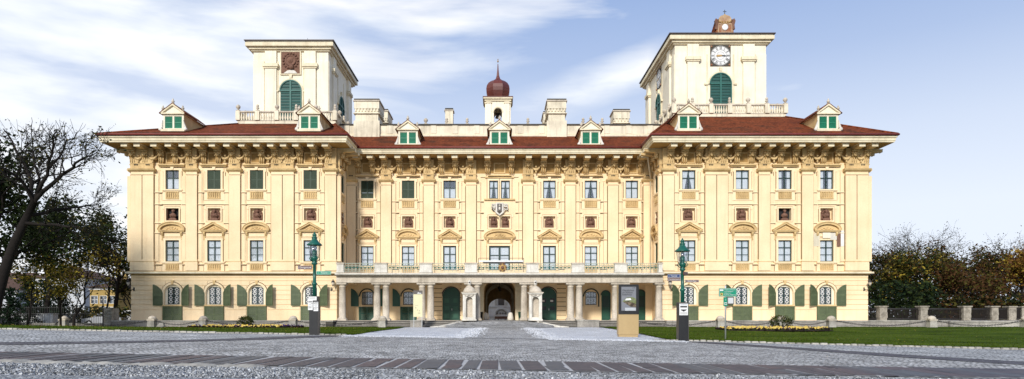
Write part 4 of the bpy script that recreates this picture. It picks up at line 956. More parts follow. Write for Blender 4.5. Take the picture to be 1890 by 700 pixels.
def tower(s, x0, x1, y0, y1, zb, zt, rel):
    """rel: relief panel or clock box (x0,x1,z0,z1); the window is a closed round-headed shutter"""
    b = MB(); k = 'cream'; xm = (x0 + x1) / 2; w = x1 - x0
    b.box(x0, x1, y0, y1, zb - 1, zt - .1, k)
    b.box(x0 - .2, x1 + .2, y0 - .2, y1 + .2, zt - 1.0, zt - .85, 'fascia'); b.box(x0 - .4, x1 + .4, y0 - .4, y1 + .4, zt - .847, zt - .6, 'fascia'); b.box(x0 - .68, x1 + .68, y0 - .68, y1 + .68, zt - .597, zt - .2, 'fascia'); b.box(x0 - .58, x1 + .58, y0 - .58, y1 + .58, zt - .197, zt - .06, 'cream')
    fs = [(Matrix.Translation((xm, y0, 0)), w), (Matrix.Translation((x1 if s < 0 else x0, (y0 + y1) / 2, 0)) @ Matrix.Rotation(PI / 2 if s < 0 else -PI / 2, 4, 'Z'), y1 - y0)]
    for T, ww in fs:
        h = ww / 2
        for q in (-1, 1):
            c0 = q * (h - .6); b.box(c0 - .60 , c0 + .60, -.1, .02, zb - .5, zt - 2.06, k, T); 
            c1 = q * (h - 1.95); b.box(c1 - .62, c1 + .62, -.26, .02, zb - .5, zt - 2.9, k, T); b.box(c1 - .75, c1 + .75, -.36, .02, zt - 2.897, zt - 2.75, 'fascia', T); b.box(c1 - .85, c1 + .85, -.46, .02, zt - 2.747, zt - 2.4, 'fascia', T); b.box(c1 - .62, c1 + .62, -.27, .02, zt - 2.397, zt - 1.01, k, T)
            b.box(q * 1.45 - .08, q * 1.45 + .08, -.06, .02, zb, zt - 2.06, 'fascia', T)
    o = PP('tower', b)
    rb = MB(); rb.box(x0 - .78, x1 + .78, y0 - .78, y1 + .78, zt - .057, zt + .04, 'roofdark'); rb.frust((x0 - .74, x1 + .74, y0 - .74, y1 + .74), zt + .04, (xm - .3, xm + .3, y0 + w / 2, y1 - w / 2), zt + .45, 'roofdark')
    obj('tower_roof', rb, o)
    ww = 1.22; zsp = rel['wt'] - ww
    for T, _ in fs:
        m = MB(); m.prism(arch(0, ww - .1, zb, zsp, ww - .1, 14), -.10, .02, 'teal_slat', T); m.ring(arch(0, ww, zb, zsp, ww, 14)[1:], arch(0, ww - .12, zb, zsp, ww - .12, 14)[1:], -.2, -.05, 'green_teal', T)
        m.box(-.09, .09, -.2, -.101, zb, zsp + ww - .15, 'green_teal', T); m.box(-ww + .13, -.095, -.2, -.101, zsp - .05, zsp + .1, 'green_teal', T); m.box(.095, ww - .13, -.2, -.101, zsp - .05, zsp + .1, 'green_teal', T)
        n = 16
        for i in range(n):
            z = zb + .1 + (zsp + ww - zb - .3) * i / n; hw_ = ww - .15 if z < zsp else math.sqrt(max(.01, (ww - .15) ** 2 - (z - zsp) ** 2))
            for q in (-1, 1):
                if hw_ > .2: m.add([(q * .07, -.10, z + .11), (q * hw_, -.10, z + .11), (q * hw_, -.155, z), (q * .07, -.155, z)], [(0, 1, 2, 3)], 'teal_slat', T=T)
        obj('window_shutter', m, o)
        f = MB(); f.ring(arch(0, ww + .16, zb, zsp, ww + .16, 14)[1:], arch(0, ww + .005, zb, zsp, ww + .005, 14)[1:], -.14, .02, 'fascia', T); f.prism([(-.12, zsp + ww + .17), (.12, zsp + ww + .17), (.18, zsp + ww + .55), (-.18, zsp + ww + .55)], -.2, .02, 'fascia', T)
        for q in (-1, 1): f.box(q * (ww + .35) - .2, q * (ww + .35) + .2, -.18, .02, zsp - .1, zsp + .08, 'fascia', T)
        obj('window_surround', f, o)
    return o, fs
# left tower with terracotta relief
D0 = 74.5; kk = D0 / F
def tz(py): return EYE + (HY - py) * kk
tl, fs = tower(-1, ux(468, D0), ux(606, D0), D0, 86.0, TL['z'], 31.0, dict(wt=tz(148)))
T = fs[0][0]; z0, z1 = tz(137), tz(97); m = MB()
m.box(-1.02, 1.02, -.12, .02, z0, z1, 'terracotta', T); m.ring(rect(-1.14, 1.14, z0 - .1, z1 + .1), rect(-1.025, 1.025, z0 - .004, z1 + .004), -.16, .02, 'fascia', T, closed=True)
m.lathe([(.62, 0), (.62, .1), (.48, .11), (.46, .05), (.3, .12), (.1, .3)], (0, 0, 0), 'terracotta', 16, T=T @ Matrix.Translation((0, -.12, z0 + 1.45)) @ Matrix.Rotation(PI / 2, 4, 'X'))
for i in range(16):
    a = i * PI / 8; m.ball((.8 * math.cos(a), -.15, z0 + 1.4 + .82 * math.sin(a)), .13, 'terracotta', 6, 5, T=T)
m.prism([(-.75, z0 + .02), (.75, z0 + .02), (.5, z0 + .3), (.1, z0 + .42), (-.35, z0 + .32)], -.2, -.121, 'pale_stone', T); m.ball((.1, -.2, z0 + .7), .32, 'terracotta', 8, 6, T=T)
obj('relief_panel', m, tl)
m = MB(); m.tube([(ux(563, D0), D0 + 1, 31.0), (ux(563, D0), D0 + 1, 31.9)], [.03, .02], 'iron', 5); obj('lightning_rod', m, tl)
# right tower with clocks
tr, fs = tower(1, ux(1245.4, D0), ux(1413.6, D0), D0, 89.0, TR['z'], 31.75, dict(wt=tz(135)))
for j, (T, _) in enumerate(fs):
    zc = tz(103.5); m = MB()
    m.box(-1.12, 1.12, -.06, .02, zc - 1.14, zc + 1.14, 'cap_dark', T)
    F2 = T @ Matrix.Translation((0, 0, zc)) @ Matrix.Rotation(PI / 2, 4, 'X')
    m.lathe([(1.08, .062), (1.08, .09)], (0, 0, 0), 'white', 36, T=F2, smooth=False)
    for q in (-1, 1):
        for p in (-1, 1): m.ball((q * .98, -.07, zc + p * 1.0), .12, 'rust', 7, 5, T=T)
    fc = obj('clock_face', m, tr)
    n = MB()
    for r0, r1 in ((1.05, 1.02), (.66, .64), (.42, .405)): n.ring([(r0 * math.cos(a * PI / 18), zc + r0 * math.sin(a * PI / 18)) for a in range(36)], [(r1 * math.cos(a * PI / 18), zc + r1 * math.sin(a * PI / 18)) for a in range(36)], -.105, -.09, 'black', T, closed=True)
    ROM = ['XII', 'I', 'II', 'III', 'IIII', 'V', 'VI', 'VII', 'VIII', 'IX', 'X', 'XI']
    for i, tx in enumerate(ROM):
        a = -i * PI / 6; A = T @ Matrix.Translation((0, -.095, zc)) @ Matrix.Rotation(-a, 4, 'Y') @ Matrix.Translation((0, 0, .85))
        wch = {'I': .07, 'V': .14, 'X': .14}; tot = sum(wch[c_] for c_ in tx); x = -tot / 2
        for c_ in tx:
            w_ = wch[c_]; xc = x + w_ / 2; x += w_; hh = .15
            if c_ == 'I': n.box(xc - .02, xc + .02, -.006, 0, -hh, hh, 'black', A)
            elif c_ == 'V':
                n.add([(xc - .06, -.006, hh), (xc - .02, -.006, hh), (xc + .015, -.006, -hh), (xc - .015, -.006, -hh)], [(0, 1, 2, 3)], 'black', T=A); n.add([(xc + .05, -.006, hh), (xc + .065, -.006, hh), (xc + .01, -.006, -hh), (xc - .005, -.006, -hh)], [(0, 1, 2, 3)], 'black', T=A)
            else:
                n.add([(xc - .06, -.006, hh), (xc - .02, -.006, hh), (xc + .06, -.006, -hh), (xc + .02, -.006, -hh)], [(0, 1, 2, 3)], 'black', T=A); n.add([(xc + .06, -.0065, hh), (xc + .04, -.0065, hh), (xc - .06, -.0065, -hh), (xc - .04, -.0065, -hh)], [(0, 1, 2, 3)], 'black', T=A)
    obj('numerals', n, tr)
    for ln, wd, a in ((.78, .05, PI * .52), (.55, .08, -PI * .52)):
        h_ = MB(); A = T @ Matrix.Translation((0, -.12 if ln > .6 else -.13, zc)) @ Matrix.Rotation(a, 4, 'Y')
        h_.add([(-wd, 0, -.15), (wd, 0, -.15), (wd * 1.4, 0, ln * .6), (0, 0, ln), (-wd * 1.4, 0, ln * .6)], [(0, 1, 2, 3, 4)], 'gold' if ln < .6 else 'black', T=A); obj('clock_hand', h_, tr)
# bell-cote in painted tin on the right tower
m = MB(); x = ux(1336.5, D0); z = 31.8; y = D0 - .3
m.prism([(x - .95, z), (x + .95, z), (x + .9, z + 1.25), (x - .9, z + 1.25)], y, y + .18, 'rust')
for q in (-1, 1):                                        # curled ears
    ear = [(x + q * .78, z + .5), (x + q * 1.08, z + .55), (x + q * 1.02, z + 1.0), (x + q * 1.14, z + 1.45), (x + q * 1.0, z + 1.72), (x + q * .82, z + 1.6), (x + q * .74, z + 1.25)]
    m.prism(ear if q > 0 else ear[::-1], y - .06, y + .22, 'terracotta')
m.prism([(x - .66, z + 1.253), (x + .66, z + 1.253), (x + .70, z + 1.7), (x + .5, z + 1.98), (x + .15, z + 2.1), (x - .15, z + 2.1), (x - .5, z + 1.98), (x - .70, z + 1.7)], y - .03, y + .2, 'rust_pale')
m.ring(rect(x - .8, x + .8, z + .1, z + 1.15), rect(x - .68, x + .68, z + .22, z + 1.03), y - .05, y - .003, 'rust_pale', closed=True)
for q in range(5): m.ball((x - .56 + q * .28, y - .05, z + 1.36), .09, 'gold', 6, 5)
m.lathe([(.34, 0), (.34, .05), (.26, .07)], (0, 0, 0), 'white', 14, T=Matrix.Translation((x, y, z + .75)) @ Matrix.Rotation(PI / 2, 4, 'X'))
m.tube([(x, y + .1, z + 2.05), (x, y + .1, z + 2.7)], .035, 'iron', 5); m.tube([(x - .18, y + .1, z + 2.5), (x + .18, y + .1, z + 2.5)], .035, 'iron', 5); m.ball((x, y + .1, z + 2.15), .1, 'gold', 7, 5)
m.tube([(x - .7, y - .03, z + 1.4), (x - .3, y - .04, z + 1.2), (x + .3, y - .04, z + 1.2), (x + .7, y - .03, z + 1.4)], .05, 'gold', 5)
m.prism_x([(y + .181, z), (y + 3.0, z), (y + .181, z + 1.7)], x - 1.0, x + .95, 'roof')
obj('tin_gable', m, tr)

# ------------------------------------------------------------------ parapet, chimneys, bell turret
PYD = 74.0
b = MB(); b.box(-17.4, 17.6, PYD, PYD + .5, 20.3, 21.78, 'parapet'); b.box(-17.4, 17.6, PYD - .1, PYD + .6, 21.783, 21.93, 'cap_dark'); b.box(-17.4, 17.6, PYD - .12, PYD - .003, 20.4, 20.72, 'parapet'); b.box(-17.4, 17.6, PYD - .05, PYD - .003, 20.723, 20.86, 'fascia')
for px in range(640, 1210, 40): x = ux(px, PYD); b.box(x - .3, x + .3, PYD - .08, PYD - .003, 20.87, 21.75, 'parapet')
pp = PP('roof_parapet', b)
for px in (752, 785.5, 824, 862, 974.5, 1076.7, 1105, 1112): 
    if px in (1105,): continue
    obj('finial', FIN[px % 2 < 1], pp, (ux(px, PYD), PYD + .2, 21.93))
def chimney(px0, px1, ytop, D, dep, zb, lone=False):
    x0, x1 = ux(px0, D), ux(px1, D); zt = uz(ytop, D); b = MB(); k = 'parapet'; ins = .12 if not lone else .0
    b.box(x0 + ins, x1 - ins, D, D + dep, zb, zt - .2, k)
    if not lone:
        z = uz(ytop + 20, D)
        b.box(x0, x1, D - .12, D + dep + .12, zt - 1.0, zt - .22, k); n = max(4, int((x1 - x0) / .32))
        for i in range(n): xx = x0 + (x1 - x0) * (i + .5) / n; b.box(xx - .08, xx + .08, D - .1, D - .003, zt - 1.28, zt - 1.003, k)
        for i in range(max(3, int(dep / .4))):
            yy = D + dep * (i + .5) / max(3, int(dep / .4))
            for xx in (x0 + .02, x1 - .1): b.box(xx, xx + .08, yy - .08, yy + .08, zt - 1.28, zt - 1.003, k)
        b.box(x0 - .07, x1 + .07, D - .2, D + dep + .2, zt - .9 - .3 - .35, zt - .9 - .3 - .27, k)
    b.box(x0 - .1, x1 + .1, D - .22 if not lone else D - .06, D + dep + .2, zt - .217, zt - .1, 'stone'); b.box(x0 - .02, x1 + .02, D - .1 if not lone else D - .03, D + dep + .1, zt - .097, zt + .08, 'cap_dark')
    b.box(x0 - .05, x1 + .05, D - .15, D + dep, zb, zb + (1.9 if not lone else .2), k)
    PP('chimney', b)
chimney(654, 700, 184, PYD - .25, 3.0, 20.3); chimney(701, 716, 203, 80, 3.2, 20.3); chimney(821.7, 836, 201, 76, 1.0, 20.3, True)
chimney(1010, 1045, 184, PYD - .25, 3.0, 20.3); chimney(1003, 1011, 207, 79, 3.0, 20.3); chimney(1132, 1162, 203, 77, 2.0, 20.3)
TD = 76.0; x0, x1 = ux(897, TD), ux(941, TD); xm = (x0 + x1) / 2; zt = uz(182, TD)
b = MB(); hw = (x1 - x0) / 2; za, zsp = uz(226, TD), uz(207, TD)
Tt = [Matrix.Translation((xm, TD, 0)), Matrix.Translation((xm + hw, TD + hw, 0)) @ Matrix.Rotation(PI / 2, 4, 'Z'), Matrix.Translation((xm, TD + 2 * hw, 0)) @ Matrix.Rotation(PI, 4, 'Z'), Matrix.Translation((xm - hw, TD + hw, 0)) @ Matrix.Rotation(-PI / 2, 4, 'Z')]
for T in Tt:
    b.holed(rect(-hw, hw, 20.4, zt), [arch(0, .46, za, zsp, .46, 10)], 0, .35, 'cream', T)
    b.ring(arcpts(0, .6, zsp, n=10), arcpts(0, .465, zsp, n=10), -.06, .02, 'fascia', T)
    for q in (-1, 1): b.box(q * (hw - .32) - .26, q * (hw - .32) + .26, -.1, .02, 20.8, zt - .35, 'cream', T); b.box(q * (hw - .32) - .33, q * (hw - .32) + .33, -.16, .02, zt - .55, zt - .4, 'fascia', T)
for i, (d, z0, z1, k) in enumerate(((.15, zt - .3, zt - .1, 'fascia'), (.3, zt - .097, zt + .08, 'fascia'), (.36, zt + .083, zt + .16, 'dome'))): b.box(x0 - d, x1 + d, TD - d, TD + 2 * hw + d, z0, z1, k)
tu = PP('bell_turret', b)
d = MB(); zb = zt + .16; hd = uz(141, TD) - zb
d.lathe([(1.30, 0), (1.20, .06 * hd), (1.30, .2 * hd), (1.40, .36 * hd), (1.43, .52 * hd), (1.36, .68 * hd), (1.16, .82 * hd), (.86, .92 * hd), (.5, .99 * hd), (.28, 1.06 * hd), (.17, 1.2 * hd), (.09, 1.5 * hd), (.045, 1.8 * hd)], (xm, TD + hw, zb), 'dome', 8, a0=PI / 8, smooth=False)
obj('onion_dome', d, tu)
d = MB(); zz = zb + 1.85 * hd; d.tube([(xm, TD + hw, zz), (xm, TD + hw, zz + .45)], .03, 'iron', 5); d.ball((xm, TD + hw, zz + .2), .1, 'gold', 7, 5); d.ball((xm, TD + hw, zz + .42), .06, 'gold', 6, 4); obj('spire_tip', d, tu)
d = MB(); d.lathe([(.32, 0), (.28, .1), (.2, .4), (.1, .5)], (xm, TD + hw, zsp - .3), 'cap_dark', 10); d.tube([(xm - hw + .1, TD + hw, zsp + .22), (xm + hw - .1, TD + hw, zsp + .22)], .05, 'iron', 5); obj('bell', d, tu)
# ================================================================== GROUND
def sheet(mb, nu, nv, fn, off, k, zfn=gz):
    vs = []; 
    for j in range(nv + 1):
        for i in range(nu + 1):
            X, Y = fn(i / nu, j / nv); vs.append((X, Y, zfn(X, Y) + off))
    fs = [(j * (nu + 1) + i, j * (nu + 1) + i + 1, (j + 1) * (nu + 1) + i + 1, (j + 1) * (nu + 1) + i) for j in range(nv) for i in range(nu)]
    return mb.add(vs, fs, k, True)
def lerp(a, b, t): return a + (b - a) * t
def pathx(pts, t):                                     # point on a polyline, t in 0..1 by index
    f = t * (len(pts) - 1); i = min(int(f), len(pts) - 2); g = f - i
    return lerp(pts[i][0], pts[i + 1][0], g), lerp(pts[i][1], pts[i + 1][1], g)
m = MB(); m.add([(-900, -400, -.9), (900, -400, -.9), (900, 1500, -.9), (-900, 1500, -.9)], [(0, 1, 2, 3)], 'earth'); struct('ground', m)
m = MB(); sheet(m, 60, 70, lambda u, v: (lerp(-75, 75, u), lerp(-40, 63.3, v)), 0, 'cobble'); struct('cobbled_square', m)
m = MB(); sheet(m, 4, 8, lambda u, v: (lerp(-160, -36, u), lerp(63.3, 130, v)), .0, 'earth', lambda X, Y: 0); struct('street', m)
# paler cobbles on the far side of the curved dark bands
LB = [(-7.4, 31.2), (-8.2, 29.6), (-9.6, 25.5), (-11.3, 22.6), (-14.3, 19.4), (-19, 17.6), (-27, 16.6), (-45, 16.2)]
RB = [(7.8, 31.6), (9.2, 30.6), (10.2, 28), (11.5, 24.6), (12.7, 20.8), (14.0, 18.2), (18, 16.8), (27, 16.2), (45, 16.2)]
m = MB()
sheet(m, 14, 12, lambda u, v: (lambda q: (lerp(q[0], q[0] - 42 * (1 - .0 * u), v), lerp(q[1] + .3, min(31.7, q[1] + 10), v)))(pathx(LB, u)), .005, 'cobble_blue')
struct('cobbled_verge', m)
m = MB(); sheet(m, 14, 12, lambda u, v: (lambda q: (lerp(q[0], q[0] + 42, v), lerp(q[1] + .3, min(30.5, q[1] + 9), v)))(pathx(RB, u)), .005, 'cobble_blue')
struct('cobbled_verge', m)
for Bn in (LB, RB):
    m = MB(); s = -1 if Bn is LB else 1
    sheet(m, 40, 3, lambda u, v: (lambda q: (q[0] + s * lerp(-.75, .75, v) * (1 - .6 * sstep(.5, .9, u)), q[1] + lerp(-.6, 1.5, v) * sstep(.3, .8, u)))(pathx(Bn, u)), .010, 'cobble_dark')
    struct('dark_sett_band', m)
m = MB(); sheet(m, 40, 1, lambda u, v: (lerp(-8.0, 8.4, u), lerp(31.05, 31.3, v)), .014, 'cobble_dark'); struct('sett_line', m)
# band of long porphyry slabs across the foreground
m = MB(); sheet(m, 60, 3, lambda u, v: (lerp(-40, 40, u), lerp(13.3, 16.0, v) + .3 * math.sin(u * 9)), .012, 'mortar')
x = -26.0; rr = random.Random(3)
while x < 26:
    w = rr.uniform(.34, .52); yo = .3 * math.sin((x + 40) / 80 * 9); z = gz(x, 14.6)
    cut = rr.uniform(14.3, 15.1) + yo if rr.random() < .3 else None
    for (a, b_) in ([(13.36 + yo, 15.94 + yo)] if cut is None else [(13.36 + yo, cut - .02), (cut + .02, 15.94 + yo)]):
        dz = rr.uniform(0, .004); skew = rr.uniform(-.06, .06); ja = rr.uniform(-.05, .05) if a < 14 else 0; jb = ja + rr.uniform(-.04, .04)
        m.add([(x + .03, a + ja, z + .015 + dz), (x + w - .035, a + jb, z + .015 + dz), (x + w - .03 + skew, b_, z + .015 + dz), (x + .025 + skew, b_, z + .015 + dz)], [(0, 1, 2, 3)], rr.choice(['slab', 'slab', 'slab2', 'slab3']))
    x += w
struct('slab_band', m)
# rough gutter stones and crushed gravel in front of it
m = MB(); x = -22
while x < 22:
    w = rr.uniform(.5, 1.1); y0 = 12.55 + .3 * math.sin((x + 40) / 80 * 9); z = gz(x, 13); n = 5
    vs = []; 
    for j in range(4):
        for i in range(n + 1):
            X = x + w * i / n; Y = y0 + .68 * j / 3 + rr.uniform(-.03, .03); e = i in (0, n) or j in (0, 3)
            vs.append((X + (.02 if i == 0 else -.02 if i == n else 0), Y, z + (.0 if e else rr.uniform(.03, .07))))
    m.add(vs, [(j * (n + 1) + i, j * (n + 1) + i + 1, (j + 1) * (n + 1) + i + 1, (j + 1) * (n + 1) + i) for j in range(3) for i in range(n)], 'wall_stone') if x < -4.5 else None
    x += w
struct('gutter_stones', m)
m = MB(); sheet(m, 60, 20, lambda u, v: (lerp(-30, 30, u), lerp(2, 12.6, v)), .006, 'gravel'); struct('gravel', m)
m = MB(); sheet(m, 40, 10, lambda u, v: (lerp(-3.6 + .5 * noise.noise(Vector((v * 9, 0, 3))), 30, u), lerp(2, 12.65, v)), .012, 'cobble_pale'); struct('cobbled_strip', m)
m = MB()                                                # loose stones of the gravel strip nearest the lens
for i in range(9000):
    Y = rr.uniform(10.6, 12.6); X = rr.uniform(-.82, -.18) * Y if i % 12 else rr.uniform(-.2, .8) * Y; s = rr.uniform(.018, .045) * (1.35 if X > -2 else 1); a = rr.uniform(0, PI)
    c, q = math.cos(a) * s, math.sin(a) * s; h = s * rr.uniform(.5, 1.0); z = gz(X, Y) + .004; t = rr.uniform(.4, .75)
    m.add([(X - c, Y - q, z), (X + q * .8, Y - c * .8, z), (X + c, Y + q, z), (X - q * .9, Y + c * .9, z), (X - c * t, Y - q * t, z + h), (X + q * t, Y - c * t, z + h * .9), (X + c * t, Y + q * t, z + h * .8), (X - q * t, Y + c * t, z + h)],
          [(4, 5, 6, 7), (0, 1, 5, 4), (1, 2, 6, 5), (2, 3, 7, 6), (3, 0, 4, 7)], 'gravel')
struct('loose_gravel', m, 'stuff')
# white gravel beside the drive
for pts_l, pts_r in (([(-6.9, 31.7), (-7.4, 38), (-7.9, 50), (-8.6, 61)], [(-1.7, 31.5), (-1.8, 38), (-2.0, 50), (-2.2, 59)]), ([(2.4, 31.4), (2.6, 38), (2.9, 50), (3.1, 59)], [(7.9, 31.6), (8.5, 36), (8.8, 48), (8.9, 61)])):
    m = MB(); sheet(m, 40, 60, lambda u, v: (lambda a, b_: (lerp(a[0], b_[0], u) + (.55 * noise.noise(Vector((v * 40, u * 7, 1))) if u in (0, 1) else 0), lerp(a[1], b_[1], u) + (.7 * noise.noise(Vector((u * 25, v, 5))) if v in (0, 1) else 0)))(pathx(pts_l, v), pathx(pts_r, v)), .012, 'white_gravel'); struct('white_gravel', m)
m = MB(); rw = random.Random(9)                        # gravel kicked out over the edges of the patches
for i in range(5200):
    e_ = rw.randrange(4); t_ = rw.random()
    if e_ == 0: X, Y = -1.8 + rw.gauss(.1, .35), rw.uniform(31.5, 59)
    elif e_ == 1: X, Y = 2.6 + rw.gauss(-.1, .35), rw.uniform(31.4, 59)
    elif e_ == 2: X, Y = rw.uniform(-7.2, -1.6), 31.5 + rw.gauss(-.15, .5)
    else: X, Y = rw.uniform(2.2, 8.6), 31.4 + rw.gauss(-.15, .5)
    q = rw.uniform(.02, .05); a = rw.uniform(0, PI); c, d_ = q * math.cos(a), q * math.sin(a); z = gz(X, Y) + .012
    m.add([(X - c, Y - d_, z), (X + d_, Y - c, z), (X + c, Y + d_, z), (X - d_, Y + c, z), (X, Y, z + q * .8)], [(0, 1, 4), (1, 2, 4), (2, 3, 4), (3, 0, 4)], 'white_gravel')
struct('loose_gravel', m, 'stuff')
m = MB(); sheet(m, 10, 40, lambda u, v: (lerp(-1.75, 2.45, u) + .0 * v, lerp(31.35, 58.6, v)), .008, 'drive_cobble'); struct('drive', m)
# lawns
def yl(X): return 32.1 + (.04 * (-X - 7) if X < 0 else -.32 * max(0, X - 9))
def lawn_map(s):
    inn = [(-6.9, 31.8), (-7.4, 38), (-7.9, 50), (-8.6, 61)] if s < 0 else [(8.2, 32.0), (8.9, 36), (9.0, 48), (9.0, 61)]
    def f(u, v):
        a = pathx(inn, v); X = a[0] + s * 52 * u ** 1.3; y0 = yl(X); return X, lerp(y0 + (a[1] - inn[0][1]) * 0, 62.2, v)
    return f
for s in (-1, 1):
    f = lawn_map(s); m = MB(); sheet(m, 60, 60, f, .045, 'grass', lambda X, Y: gz(X, Y) + .03 * noise.noise(Vector((X * .5, Y * .5, 0))))
    struct('lawn', m, 'structure')
    m = MB(); rg = random.Random(5 + s)
    for i in range(26000):
        X, Y = f(rg.random() ** .9 * .95, rg.random() ** 1.9); z = gz(X, Y) + .04; h = rg.uniform(.03, .075); a = rg.uniform(0, PI); w = .012 * (1 + Y / 40)
        m.add([(X - w * math.cos(a), Y - w * math.sin(a), z), (X + w * math.cos(a), Y + w * math.sin(a), z), (X + rg.uniform(-.04, .04), Y + rg.uniform(-.04, .04), z + h)], [(0, 1, 2)], 'grass')
    o = obj('grass_blades', m, recalc=False); o['kind'] = 'stuff'
    e = MB(); X = s * 7.2                              # edging stones
    while abs(X) < 48:
        w = rg.uniform(.22, .34); Y = yl(X) - .12; z = gz(X, Y)
        e.frust((min(X, X + s * w) + .012, max(X, X + s * w) - .012, Y - .11, Y + .07), z - .02, (min(X, X + s * w) + .03, max(X, X + s * w) - .03, Y - .08, Y + .05), z + .055 + rg.uniform(0, .03), 'wall_stone'); X += s * w
    struct('lawn_edging', e)
m = MB(); rl = random.Random(77)
for i in range(700):
    s = rl.choice((-1, -1, 1)); X = s * rl.uniform(9, 40); Y = rl.uniform(33, 61); 
    if s > 0 and Y < yl(X) + .5: continue
    z = gz(X, Y) + .10; a = rl.uniform(0, PI); q = rl.uniform(.03, .06)
    m.add([(X - q * math.cos(a), Y - q * math.sin(a), z), (X + q * .6 * math.sin(a), Y - q * .6 * math.cos(a), z + .02), (X + q * math.cos(a), Y + q * math.sin(a), z + .01), (X - q * .6 * math.sin(a), Y + q * .6 * math.cos(a), z + .03)], [(0, 1, 2, 3)], rl.choice(['leaf_yellow', 'leaf_brown', 'leaf_orange']))
o = obj('fallen_leaves', m, recalc=False); o['kind'] = 'stuff'
# raised floor of the palace, ramped drive
m = MB(); [m.add([(a, c, .585), (b_, c, .585), (b_, d, .585), (a, d, .585)], [(0, 1, 2, 3)], 'paving') for a, b_, c, d in ((-36.2, -3.0, 63.6, 71.2), (3.0, 62, 63.6, 71.2), (-3.0, 3.0, 66.9, 71.2))]; m.add([(35.8, 71.2, .585), (120, 71.2, .585), (120, 140, .585), (35.8, 140, .585)], [(0, 1, 2, 3)], 'earth'); struct('palace_terrace', m)
m = MB(); m.add([(-14, 71.2, .588), (14, 71.2, .588), (14, 108, .3), (-14, 108, .3)], [(0, 1, 2, 3)], 'cobble'); struct('courtyard_floor', m)
DR = [(2.0, 58.0), (3.2, 60.0), (5.0, 61.7), (4.9, 62.3), (3.9, 63.4), (3.2, 64.4), (3.02, 66), (3.0, 66.8), (3.0, 67.2)]
def zr(X, Y): return .016 + .577 * sstep(58.0, 66.9, Y) * (1 - sstep(1.5, 4.6, abs(X)) * (1 - sstep(60.8, 63.4, Y))) + .01 * (1 - abs(X) / 5)
m = MB(); sheet(m, 8, 40, lambda u, v: (lambda a: (lerp(-a[0], a[0], u), a[1]))(pathx(DR, v)), .006, 'drive_cobble', zr); struct('drive', m)
# curved kerbs of the drive
for s in (-1, 1):
    pts = [(s * 6.3, 61.7), (s * 5.6, 61.95), (s * 4.9, 62.4), (s * 4.2, 63.0), (s * 3.6, 63.8), (s * 3.2, 64.8), (s * 3.08, 66.2)]
    m = MB(); n = len(pts)
    for i in range(n - 1):
        (xa, ya), (xb, yb) = pts[i], pts[i + 1]; d = Vector((xb - xa, yb - ya)); nn = Vector((-d.y, d.x)).normalized() * .10
        za, zb_ = lerp(.06, .68, sstep(0, n - 1.6, i)), lerp(.06, .68, sstep(0, n - 1.6, i + 1))
        m.add([(xa - nn.x, ya - nn.y, -.1), (xa + nn.x, ya + nn.y, -.1), (xb + nn.x, yb + nn.y, -.1), (xb - nn.x, yb - nn.y, -.1), (xa - nn.x, ya - nn.y, za), (xa + nn.x, ya + nn.y, za), (xb + nn.x, yb + nn.y, zb_), (xb - nn.x, yb - nn.y, zb_)],
              [(0, 3, 2, 1), (4, 5, 6, 7), (0, 1, 5, 4), (2, 3, 7, 6), (1, 2, 6, 5), (3, 0, 4, 7)], 'pale_stone')
    o = obj('curved_kerb', m); tag(o, 'pale curved stone kerb %s of the rising drive' % ('left' if s < 0 else 'right'), 'kerb', 'kerbs of the drive')

# steps and blocks in front of the colonnade
def stair(px0, px1, label):
    x0, x1 = ux(px0, 63.0), ux(px1, 63.0); m = MB()
    for i in range(4):
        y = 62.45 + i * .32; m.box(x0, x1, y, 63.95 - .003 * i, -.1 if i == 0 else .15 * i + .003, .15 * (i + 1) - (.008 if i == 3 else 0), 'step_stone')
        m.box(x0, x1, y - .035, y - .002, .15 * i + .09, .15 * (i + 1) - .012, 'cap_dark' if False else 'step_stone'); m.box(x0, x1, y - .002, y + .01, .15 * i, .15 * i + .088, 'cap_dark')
    r = random.Random(px0)
    tag(obj('stone_steps', m), label, 'steps', 'grey steps up to the colonnade')
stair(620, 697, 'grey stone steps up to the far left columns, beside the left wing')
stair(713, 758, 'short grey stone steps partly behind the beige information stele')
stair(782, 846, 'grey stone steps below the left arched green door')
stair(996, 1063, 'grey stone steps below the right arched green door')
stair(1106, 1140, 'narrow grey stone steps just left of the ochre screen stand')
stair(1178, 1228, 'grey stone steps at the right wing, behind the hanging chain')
def block(px0, px1, label, k='step_stone', h=.62):
    x0, x1 = ux(px0, 63.0), ux(px1, 63.0); m = MB(); m.box(x0, x1, 62.25, 64.0, -.1, h - .1, k); m.box(x0 - .04, x1 + .04, 62.2, 64.0, h - .097, h + .02, 'wall_stone')
    tag(obj('stone_block', m), label, 'stone block', 'stone blocks between the steps')
block(605, 618, 'dark stone block at the left end of the steps by the left wing', 'cap_dark'); block(698, 712, 'narrow stone block behind the domed bollard beside the left columns'); block(759, 781, 'stone block behind the legs of the beige stele')
block(1064, 1104, 'wide grey concrete block between the two right flights of steps', 'step_stone', .66); block(1142, 1176, 'stone block behind the ochre screen stand')
